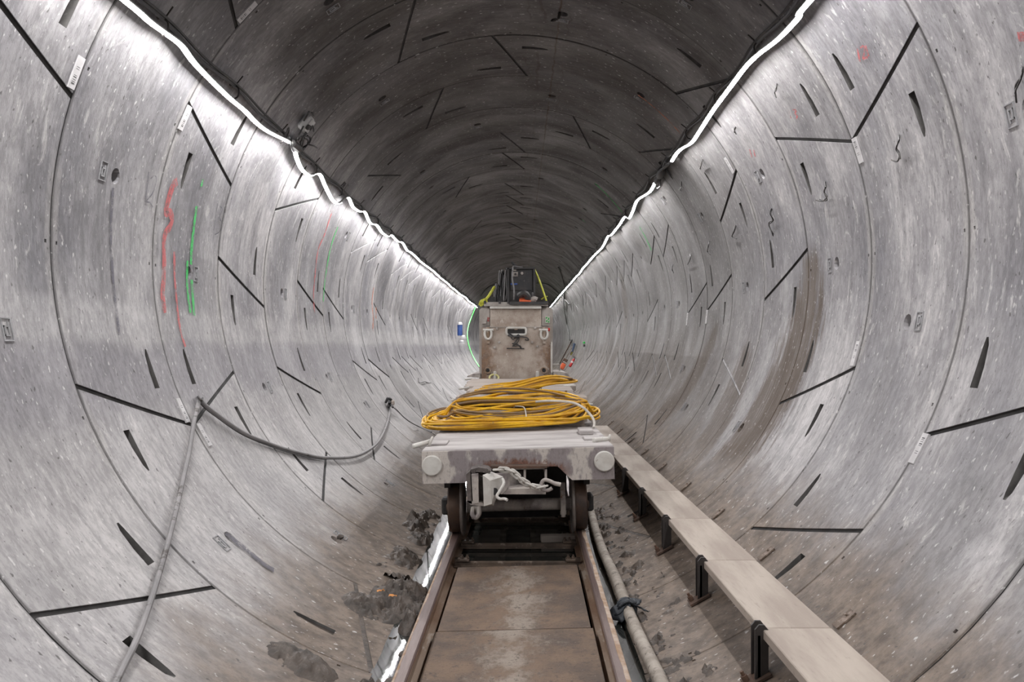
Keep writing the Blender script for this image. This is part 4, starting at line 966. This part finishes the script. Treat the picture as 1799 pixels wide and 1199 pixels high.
# ------------------------------------------------------------------ yellow cable coils
def coil(name, label, cx, cy, a, bb, yaw, n, seed, zfun, rise, rad_=0.0115, squash=2.6):
    rnd = random.Random(seed)
    e = empty(name, (cx, cy, zfun(cx, cy)), label, 'cable coil', 'yellow cable coils on the wagon')
    for q in range(n):
        f = rnd.uniform(.3, 1.0) ** .6; A = a * (0.55 + .47 * f) * rnd.uniform(.94, 1.05); B = bb * f * rnd.uniform(.75, 1.1)
        ox, oy = rnd.uniform(-.08, .08) * a, rnd.uniform(-.12, .12); yw = yaw + rnd.uniform(-.1, .1); lay = rise * (q / n) + rnd.uniform(0, .02); ph = rnd.uniform(0, 6)
        pts = []
        m = 40
        for i in range(m):
            t = 2 * PI * i / m; c_, s_ = cos(t), sin(t)
            x = A * math.copysign(abs(c_) ** (2 / squash), c_); y = B * math.copysign(abs(s_) ** (2 / squash), s_)
            x += .02 * sin(2 * t + ph); y += .03 * sin(3 * t + ph)
            X = cx + ox + x * cos(yw) - y * sin(yw); Y = cy + oy + x * sin(yw) + y * cos(yw)
            pts.append(Vector((X, Y, zfun(X, Y) + rad_ + max(0, lay * (1 - .35 * abs(x / A) ** 3) + .012 * sin(2 * t + ph * 2)))))
        b = MB(); b.tube(spline(pts, 2, True), rad_, 7, closed=True)
        b.build('cable_turn', M['dirty_yellow' if rnd.random() < .42 else 'yellow'], e)
    return e
def sstep(x, a, b): t = max(0, min(1, (x - a) / (b - a))); return t * t * (3 - 2 * t)
def zf1(x, y):
    low = DZ + .014 + (x - WX) * ROLL
    top = max(DZ + .165, ST * sstep(y, 8.45, 8.7) + (DZ + .165) * (1 - sstep(y, 8.45, 8.7)))
    e = min(1.0, sstep(y, 7.9, 8.22)) if abs(x - WX) < .66 else .55 * sstep(y, 7.9, 8.4)
    return low * (1 - e) + top * e
c1 = coil('cable_coil', 'large coil of yellow cable drooping over the front timber of the wagon', -.01, 8.2, .80, .37, .14, 44, 5, zf1, .09, squash=2.15)
c2 = coil('cable_coil', 'smaller coil of yellow cable lying behind the large one', .12, 9.25, .50, .24, .06, 20, 11, lambda x, y: ST + .004 + .10 * sstep(x, -.1, .5), .06, squash=2.1)
b = MB(); b.tube(spline([D(925, 690, 9.5), D(945, 683, 9.5), D(960, 674, 9.55), D(972, 664, 9.6), D(977, 659.5, 9.62)], 6), .0115, 7); b.build('cable_end', M['yellow'], c2)
b = MB(); b.tube(spline([D(962, 712, 9.0), D(972, 700, 9.2), D(977, 693, 9.3)], 5), .0115, 7); b.tube(spline([D(972, 712, 9.0), D(985, 697, 9.2), D(995, 688, 9.3)], 5), .0115, 7); b.tube(spline([D(978, 713, 9.0), D(990, 699, 9.2), D(994, 692, 9.3)], 5), .0115, 7); b.build('cable_end', M['dirty_yellow'], c2)
wire_t = [[D(899, 712, 8.35), D(905, 705, 8.4), D(903, 716, 8.25)], [D(905, 714, 8.15), D(920, 716, 8.05), D(924, 728, 7.95), D(925, 743, 7.9)], [D(892, 693, 9.0), D(897, 703, 8.9), D(900, 707, 8.8)]]
for wpt in wire_t: b = MB(); b.tube(spline(wpt, 6), .006, 6); b.build('tie', M['white_cable'], c1)
for wpt in ([D(951, 684, 9.3), D(950, 672, 9.5), D(955, 662, 9.6), D(963, 669, 9.6)], [D(934, 686, 9.3), D(935, 680, 9.4)]): b = MB(); b.tube(spline(wpt, 6), .004, 5); b.build('tie', M['wire'], c2)
b = MB(); b.tube(spline([D(905, 712, 8.3), D(930, 708, 8.2), D(962, 705, 8.1), D(1000, 707, 8.0), D(1022, 715, 7.9), D(1038, 730, 7.8), D(1044, 742, 7.7), D(1043, 752, 7.6)], 8), .0125, 8)
tag(b.build('white_hose', M['white_cable']), 'white cable arching off the right side of the yellow coil', 'cable')

# ------------------------------------------------------------------ locomotive
YL = 13.55
L_ = lambda px, py, d=0.0: at_depth(px, py, YL + d)
loco = empty('locomotive', (.02, YL + 2, RAILH), 'dusty boxy tunnel locomotive with a flat steel front behind the wagon', 'locomotive')
def lp_(name, mat, fn, parent=loco, smooth=35):
    b = MB(); fn(b); return b.build(name, M[mat], parent, smooth)
def front(b, poly, d0, d1): b.prism([L_(x, y, d0) for x, y in poly], (0, d1 - d0, 0))
lp_('front_plate', 'loco_front', lambda b: front(b, [(846, 575), (967, 575), (967, 700), (846, 700)], 0, .06))
lp_('upper_panel', 'loco_front', lambda b: front(b, [(861, 543), (951, 543), (951, 575.5), (861, 575.5)], .01, .08))
lp_('cab_body', 'loco_side', lambda b: (front(b, [(846, 541), (966, 540), (971, 545), (971, 700), (842, 700), (842, 545)], .08, 4.5)))
lp_('top_ledge', 'buffer', lambda b: front(b, [(860.5, 538.5), (951, 538.5), (951, 542.5), (860.5, 542.5)], -.05, .12))
lp_('seam_weld', 'loco_side', lambda b: front(b, [(846, 574.4), (966, 574.4), (966, 575.6), (846, 575.6)], -.012, .03))
for (x0, x1) in ((847, 860), (952, 965)): lp_('side_panel', 'loco_side', lambda b: front(b, [(x0, 543), (x1, 543), (x1, 573), (x0, 573)], .05, .09))
def rrect(cx, cy, w, h, r, n=5):
    out = []
    for qx, qy, a0 in ((1, -1, -90), (1, 1, 0), (-1, 1, 90), (-1, -1, 180)):
        for i in range(n): a = rad(a0 + 90 * i / (n - 1)); out.append((cx + qx * (w / 2 - r) + r * cos(a), cy + qy * (h / 2 - r) + r * sin(a)))
    return out
lp_('slot_hole', 'dark_hole', lambda b: front(b, rrect(907, 582.5, 32, 10, 3), -.004, .02))
lp_('slot_frame', 'buffer', lambda b: b.tube([L_(x, y, -.012) for x, y in rrect(907, 582.5, 34.5, 12, 3.5)], .02, 7, closed=True))
lp_('slot_lip', 'loco', lambda b: front(b, [(902, 576.5), (911, 576.5), (909, 580), (904, 580)], -.02, .01))
for cx in (857.5, 956):
    lp_('shackle', 'buffer', lambda b: (b.tube(spline([L_(cx - 4.5, 579, -.06), L_(cx - 6, 587, -.07), L_(cx - 4, 594, -.08), L_(cx, 596, -.08), L_(cx + 4, 594, -.08), L_(cx + 6, 587, -.07), L_(cx + 4.5, 579, -.06)], 4), .018, 8), b.tube([L_(cx - 9, 580, -.06), L_(cx + 9, 580, -.06)], .019, 8)))
    lp_('shackle_lug', 'loco', lambda b: front(b, [(cx - 2.5, 575), (cx + 2.5, 575), (cx + 2.5, 604), (cx - 2.5, 604)], -.05, .02))
    lp_('port_ring', 'loco', lambda b: b.lathe(L_(cx - .5, 651, 0), (0, -1, 0), [(-.01, .055), (.03, .055), (.03, .04), (.012, .04)], 20))
    lp_('port_hole', 'dark_hole', lambda b: b.lathe(L_(cx - .5, 651, 0), (0, -1, 0), [(0, .028), (.02, .028)], 14))
lp_('shackle_pin', 'red', lambda b: b.tube([L_(963, 579.5, -.06), L_(966, 579.5, -.06)], .026, 8))
for (x, y) in ((877, 602), (869, 611), (935, 602), (944, 609), (873, 578), (940, 577)): lp_('bolt', 'loco_side', lambda b: b.lathe(L_(x, y, 0), (0, -1, 0), [(-.01, .022), (.02, .022), (.03, .012)], 8))
lp_('cable_knot', 'machine', lambda b: [b.tube(spline([L_(x + 4 * sin(i * 1.7 + q), y + 3 * cos(i * 2.3 + q * 2), -.04 - .01 * (i % 2)) for i, (x, y) in enumerate(((892, 587), (903, 594), (914, 590), (908, 600), (898, 607), (910, 606), (918, 612)))], 4), .009, 5) for q in range(3)] + [b.tube([L_(890, 612.5, -.03), L_(921, 613, -.03)], .008, 5), b.tube(spline([L_(893, 586, -.02), L_(899, 592, -.06), L_(915, 592, -.07), L_(926, 594, -.06), L_(928, 598, -.05), L_(922, 597, -.05)], 5), .011, 6)])
for cx in (869.5, 944): lp_('stub_post', 'buffer', lambda b: b.lathe(L_(cx, 668, -.07), (0, 0, 1), [(0, .028), (.13, .026), (.14, .015)], 10))
lp_('warning_sign', 'buffer', lambda b: front(b, [(958, 556), (966, 556), (966, 568), (958, 568)], .03, .05))
sg = lp_('green_symbol', 'green', lambda b: (front(b, [(959, 557.3), (962.5, 557.3), (959.5, 561.5)], .024, .03), front(b, [(964.8, 557.3), (965, 562), (961.5, 561.8)], .024, .03), front(b, [(959.2, 563), (962.5, 563), (960, 567)], .024, .03), front(b, [(964.8, 562.6), (965, 567), (962, 567)], .024, .03)))
lp_('red_symbol', 'red', lambda b: (front(b, [(856.5, 558), (857.6, 558), (857.6, 564), (856.5, 564)], .04, .05), front(b, [(856.5, 563.5), (859.8, 563.5), (859.8, 564.7), (856.5, 564.7)], .04, .05), front(b, [(858.8, 558), (859.8, 558), (859.8, 561), (858.8, 561)], .04, .05)))
lp_('control_box', 'loco_side', lambda b: front(b, [(846.5, 561), (854, 561), (854, 569), (846.5, 569)], .0, .07))
lp_('hand_rail', 'buffer', lambda b: (b.tube([L_(969, 602, -.05), L_(969, 655, -.05)], .014, 7), b.tube([L_(969, 602, -.05), L_(969, 602, .1)], .012, 6), b.tube([L_(969, 650, -.05), L_(969, 650, .1)], .012, 6)))
lp_('step_plate', 'wagon', lambda b: front(b, [(972, 653.5), (983, 653), (996, 656), (1001, 661), (1000, 664), (992, 666), (972, 667)], .05, 1.1))
lp_('step_plate', 'wagon', lambda b: front(b, [(844, 656), (832, 657), (821, 661), (820, 663), (844, 664)], .05, 1.1))
lp_('rear_frame', 'loco_side', lambda b: (front(b, [(972, 640), (984, 640), (984, 641.5), (972, 641.5)], .6, .8), front(b, [(983, 640), (984.5, 640), (984.5, 654), (983, 654)], .6, .8)))
lp_('running_gear', 'dark_hole', lambda b: b.box((.03, YL + 2.2, .5), (1.0, 4.0, .6)))
for yy in (YL + .9, YL + 3.4):
    for s in (-1, 1): lp_('wheel', 'wheel', lambda b: b.lathe((.06 + s * .475, yy, RAILH + .24), (s, 0, 0), [(0, .09), (0, .27), (.02, .26), (.03, .24), (.1, .236), (.1, .05)], 24))
# yellow ring lying against the foot of the front plate
b = MB(); b.tube([L_(868 + 8 * cos(t) + (2 if 0 else 0), 664 + 5.5 * sin(t), -.11 - .03 * sin(t)) for t in [rad(-200 + 250 * i / 16) for i in range(17)]], .016, 7)
tag(b.build('hose_ring', plain('pale_yellow_hose', (.62, .58, .25))), 'pale yellow hose ring hung on the left stub of the locomotive front', 'hose')

# things riding on the locomotive roof
b = MB(); zr = L_(0, 541, .08).z
tr = empty('roof_tray', L_(906, 540, .4), 'black steel tray lying on the locomotive roof', 'tray')
b = MB(); front(b, [(851, 531), (962, 531), (963, 538), (850, 538)], -.02, 1.1); b.build('tray_base', M['loco_side'], tr)
b = MB(); front(b, [(895, 530.5), (962, 530.5), (963, 535), (895, 535.5)], -.06, -.02); b.build('tray_lip', M['machine'], tr)
b = MB(); [b.tube([L_(x, 534, -.04), L_(x, 529, -.04)], .018, 7) for x in (852, 878, 893, 958, 961)]; b.build('lug', M['machine'], tr)
wm = empty('welding_machine', L_(917, 531, .4), 'sooty black welding machine strapped on the locomotive roof', 'machine')
b = MB(); front(b, [(893, 472), (939, 471), (940, 531), (893, 531)], .2, .9); b.build('case', M['machine'], wm)
b = MB(); front(b, [(897, 476), (935, 475), (935.5, 510), (897, 510)], .18, .21); b.build('front_panel', M['machine'], wm)
for (x0, x1) in ((891, 894.5), (937, 940.5)): b = MB(); front(b, [(x0, 472), (x1, 471), (x1, 531), (x0, 531)], .14, .24); b.build('frame_post', M['machine'], wm)
b = MB(); front(b, [(891, 470.5), (940, 469.5), (940, 472.5), (891, 473)], .14, .9); b.build('top_cover', M['machine'], wm)
b = MB(); front(b, [(901, 478), (910, 478), (910, 486), (901, 486)], .165, .18); b.build('gauge_plate', M['wagon'], wm)
b = MB(); b.lathe(L_(905.5, 482, .165), (0, -1, 0), [(0, .02), (.02, .018)], 10); b.build('dial', M['machine'], wm)
b = MB(); b.lathe(L_(917, 480.5, .18), (0, -1, 0), [(0, .025), (.02, .02)], 10); b.build('dial', M['wagon'], wm)
b = MB(); front(b, [(900, 474), (907, 474), (907, 476), (900, 476)], .165, .18); b.build('maker_plate', M['wagon'], wm)
b = MB(); front(b, [(897, 498), (909, 498), (909, 500.5), (897, 500.5)], .168, .18); b.build('blue_stripe', M['blue'], wm)
for x in (926, 934): b = MB(); b.lathe(L_(x, 514, .12), (0, 0, -1), [(0, .03), (.02, .036), (.1, .036), (.12, .03)], 12); b.build('socket_plug', M['machine'], wm)
b = MB(); b.tube(spline([L_(901, 470, .1), L_(900, 490, .08), L_(903, 508, .08), L_(903, 527, .06)], 5), .014, 6); b.tube(spline([L_(899, 472, .3), L_(903, 468, .2), L_(909, 469, .2), L_(918, 470, .2)], 5), .012, 6); b.build('white_lead', M['hose'], wm)
b = MB(); b.tube(spline([L_(899, 461, .3), L_(901, 463, .3), L_(904, 466, .3), L_(909, 469.5, .3)], 5), .022, 7); b.build('lift_hook', M['machine'], wm)
b = MB(); b.tube(spline([L_(912, 520, .05), L_(920, 515, 0), L_(927, 520, .03), L_(927, 526, .05)], 5), .05, 9); b.build('torch_grip', M['machine'], wm)
# hanks of black welding lead left of the machine
hk = empty('lead_hank', L_(880, 531, .4), 'hank of black welding leads hanging left of the welding machine', 'cable hank')
rnd = random.Random(3)
for q in range(15):
    x0 = 871 + q * 1.3 + rnd.uniform(-1, 1); top = 486 - (q % 5) * 2.2 - q * .4 + rnd.uniform(-2, 3) if q > 3 else 500 + rnd.uniform(-6, 4); d = .15 + rnd.uniform(0, .35)
    b = MB(); b.tube(spline([L_(x0 - 2.2, 528, d), L_(x0 - 1.6, 512, d), L_(x0 + 1, top, d + .02), L_(x0 + 3, 505, d + .05), L_(x0 + 2.5, 522, d + .05), L_(x0, 529, d + .03)], 5, True), .012, 6, closed=True); b.build('lead_turn', M['cable' if q % 4 else 'hose'], hk)
b = MB(); front(b, [(862, 522), (893, 520), (893, 531), (858, 531)], .25, .7); b.build('lead_heap', M['machine'], hk)
for k_, (pts, lab, w) in enumerate((([(939, 473), (946, 489), (953, 508), (960, 529)], 'lime lashing strap slanting right from the welding machine top', .014), ([(951, 526), (956, 523), (961, 521)], 'short lime cord at the right roof edge of the locomotive', .01), ([(869, 504), (864, 512), (858, 521), (853, 527)], 'lime strap at the left of the welding leads', .022))):
    b = MB(); b.tube(spline([L_(x, y, .25 - .05 * i) for i, (x, y) in enumerate(pts)], 4), w, 6); tag(b.build('strap', M['lime']), lab, 'strap')
b = MB()
for q in range(5): b.tube(spline([L_(842 + q * 1.5, 536 - q * .6, .05), L_(845 + q, 529 + q * .8, 0), L_(851, 526 - q * .3 + 1, .02), L_(855, 527.5 + q * .6, .05), L_(850, 534, .02), L_(844, 538, .05)], 5), .016, 6)
tag(b.build('rope_bundle', M['lime']), 'lime rope bundle hung over the left roof edge of the locomotive', 'rope')
b = MB(); vs = []
for j in range(6):
    for i in range(10):
        vs.append(L_(912 + 21 * i / 9, 528.5 - 5.5 * sin(PI * (.2 + .8 * i / 9)) * sin(PI * (.3 + .7 * (1 - j / 5))) + 1.2 * noise.noise(Vector((i, j, 2))), -.02 + .06 * j))
b.add(vs, [[j * 10 + i, j * 10 + i + 1, j * 10 + 11 + i, j * 10 + 10 + i] for j in range(5) for i in range(9)])
o = tag(b.build('rag', M['orange']), 'orange rag lying on the roof tray before the welding machine', 'rag'); o.modifiers.new('thick', 'SOLIDIFY').thickness = .03
b = MB(); b.tube(spline([L_(932, 528, .1), L_(938, 526, .1), L_(943, 528, .1)], 5), .05, 8); tag(b.build('rag', M['wagon']), 'pale rag crumpled right of the orange one on the roof tray', 'rag')

# ------------------------------------------------------------------ things on the far walls
SH = lambda x, y, d=.06: on_shell(x, y, R - d)
dg = empty('digging_bar', SH(984, 645), 'long dark digging bar leaning on the right wall beyond the locomotive', 'bar')
b = MB(); b.tube([SH(982, 642), SH(1004, 600)], .022, 7); b.build('shaft', M['rust'], dg)
b = MB(); b.tube([SH(1002.5, 602.5), SH(1005, 598)], .035, 7); b.build('grip', M['machine'], dg)
sh = empty('shovel', SH(989, 640), 'shovel with pale shaft leaning on the right wall beyond the locomotive', 'shovel')
b = MB(); b.tube([SH(993, 632), SH(1005, 610)], .018, 7); b.build('shaft', M['board'], sh)
b = MB(); b.tube([SH(1003, 622.5), SH(1005.5, 618)], .045, 7); b.build('grip', M['rust'], sh)
b = MB(); b.box(SH(992, 636, .1), (.2, .06, .26), Matrix.Rotation(rad(28), 3, 'Y'), .02); b.build('blade', M['rust'], sh)
cn = empty('canister', SH(989, 648, .15), 'orange canister standing on the right wall side beyond the locomotive', 'canister')
rt = Matrix.Rotation(rad(30), 3, 'Y'); c = SH(988.5, 644, .16)
b = MB(); b.box(c, (.17, .17, .24), rt, .03); b.build('canister_body', M['orange'], cn)
b = MB(); b.box(c + rt @ Vector((0, 0, .16)), (.15, .15, .07), rt, .02); b.build('canister_top', M['timber'], cn)
b = MB(); b.lathe(c + rt @ Vector((.02, 0, .19)), rt @ Vector((0, 0, 1)), [(0, .03), (.07, .03), (.08, .02)], 10); b.build('nozzle', M['rust'], cn)
fe = empty('fire_extinguisher', SH(1004, 644, .1), 'red fire extinguisher with white label on the right wall', 'fire extinguisher')
a, c = SH(1001, 644.5, .1), SH(1009, 630.5, .1); L0 = (c - a).length
b = MB(); b.lathe(a, c - a, [(0, .04), (.01, .05), (L0 * .8, .05), (L0 * .93, .035), (L0, .02)], 14); b.build('cylinder', M['red'], fe)
b = MB(); p_ = a.lerp(c, .42); b.lathe(p_, c - a, [(0, .052), (L0 * .2, .052)], 14); b.build('white_label', M['plastic'], fe)
b = MB(); b.lathe(c, c - a, [(0, .02), (.04, .02)], 8); b.box(c + (c - a).normalized() * .05, (.12, .03, .03), rt); b.build('valve', M['machine'], fe)
b = MB(); b.tube(spline([SH(1009, 629, .12), SH(1012, 629, .14), SH(1011, 636, .14)], 5), .012, 6); b.build('hose', M['machine'], fe)
br_ = empty('broom', SH(1006, 618, .08), 'dark blue broom hung on the right wall above the extinguisher', 'broom')
b = MB(); b.tube([SH(1005.5, 619, .1), SH(1009, 605, .1)], [.035, .06], 8); b.build('bristles', M['navy'], br_)
b = MB(); b.tube([SH(1003, 624, .07), SH(1005.5, 619, .1)], .02, 6); b.build('ferrule', M['lime'], br_)
gc = empty('signal_lamp', SH(1026, 606, .05), 'small lamp with green cap on the far right wall', 'lamp')
b = MB(); p_ = SH(1026, 604, .07); b.lathe(p_, (0, 0, 1), [(0, .04), (.03, .045), (.06, .03), (.07, .01)], 12); b.build('cap', M['green'], gc)
b = MB(); b.lathe(SH(1026.4, 609.5, .07), (0, 0, 1), [(0, .035), (.075, .035)], 10); b.build('lamp_body', M['machine'], gc)
b = MB(); b.lathe(SH(1026.4, 614, .07), (0, 0, 1), [(0, .02), (.06, .025)], 8); b.build('lamp_stem', M['plastic'], gc)
wa = empty('wash_barrel', SH(809, 592, .12), 'blue barrel hung on the far left wall beside the green light', 'barrel')
b = MB(); b.lathe(SH(808, 590, .17), (0, 0, 1), [(0, .09), (.03, .1), (.45, .1), (.48, .09)], 14); b.build('barrel_body', M['blue'], wa)
b = MB(); b.lathe(SH(808, 571, .17), (0, 0, 1), [(0, .1), (.06, .09), (.1, .05)], 14); b.build('barrel_lid', M['plastic'], wa)
for (x, y, lab) in ((814, 595, 'white helmet hung at the far left wall, upper one'), (811, 604, 'white helmet hung at the far left wall, lower one')):
    b = MB(); b.lathe(SH(x, y, .15), (0, 0, 1), [(0, .15), (.012, .15), (.02, .11), (.08, .1), (.12, .06), (.135, .01)], 14); tag(b.build('helmet', M['plastic']), lab, 'helmet')

# ------------------------------------------------------------------ hoses hung on the left wall
hg = empty('hose_drop', SH(350, 703, .03), 'grey hose hanging down the left wall to the bottom edge', 'hose')
pts = [(350, 702), (346, 720), (340, 745), (333, 790), (323, 835), (312, 885), (296, 950), (279, 1010), (262, 1065), (240, 1125), (218, 1170), (204, 1199), (180, 1250)]
b = MB(); b.tube(spline([SH(x, y, .022 + .015 * abs(sin(i * .9))) for i, (x, y) in enumerate(pts)], 6), .0145, 10); b.build('hose_run', M['hose'], hg)
b = MB(); b.tube(spline([SH(348, 697, -.01), SH(350, 700, .05), SH(354, 704, .06), SH(356, 700, .02)], 5), .008, 6); b.build('hook', M['wire'], hg)
hs = empty('hose_swag', SH(575, 805, .03), 'dark hose looping along the left wall between two hooks', 'hose')
pts = [(352, 703), (362, 714), (380, 728), (430, 762), (490, 786), (540, 800), (575, 805), (620, 803), (650, 790), (668, 772), (679, 748), (684, 728), (685, 712)]
b = MB(); b.tube(spline([SH(x, y, .03 + .01 * sin(i)) for i, (x, y) in enumerate(pts)], 6), [.015] * 73, 9); b.build('hose_run', M['hose'], hs)
b = MB(); b.tube(spline([SH(x - 2, y + 3, .02) for i, (x, y) in enumerate(pts[:7])], 6), .006, 6); b.build('thin_lead', M['cable'], hs)
b = MB(); b.tube([SH(683, 716, .0), SH(684, 706, .1)], .02, 8); b.tube(spline([SH(678, 707, .02), SH(681, 701, .1), SH(687, 703, .12), SH(688, 711, .08), SH(682, 713, .05)], 5), .02, 7); b.tube([SH(680, 700, .05), SH(690, 716, .1)], .016, 7); b.build('hook_clamp', M['machine'], hs)
b = MB(); b.box(SH(690, 708, .12), (.05, .05, .07), None, .012); b.build('clamp_tag', M['lime'] if False else M['timber'], hs)
bl_ = MB(); bl_.tube(spline([SH(688, 714, .08), SH(698, 722, .06), SH(710, 734, .06), SH(724, 744, .07), SH(742, 753, .1), D(758, 760, 7.8)], 6), .0075, 7)
tag(bl_.build('black_lead', M['cable']), 'thin black lead running from the wall hook to the wagon', 'cable')
b = MB(); b.tube(spline([SH(x, y, .03) for x, y in ((735, 665), (736, 672), (740, 673), (746, 671), (752, 673), (757, 673))], 6), .008, 6)
tag(b.build('loose_wire', M['wire']), 'loose dark wire curling on the far left wall', 'wire')
for (pts, lab, m) in (([(981, 470), (990, 500), (991, 540), (996, 570), (1001, 598)], 'thin dark cable falling down the far right wall to the digging bar', 'cable'),
                      ([(943, 498), (962, 500), (982, 516), (1000, 535)], 'black cable strung under the far crown behind the welding machine', 'cable'), ([(845, 520), (858, 505), (880, 497)], 'black cable strung above the green light left of the machine', 'cable')):
    b = MB(); b.tube(spline([SH(x, y, .04) for x, y in pts], 6), .022, 6); tag(b.build('wall_cable', M[m]), lab, 'cable')

for o in bpy.data.objects:
    if '_o' in o: del o['_o']
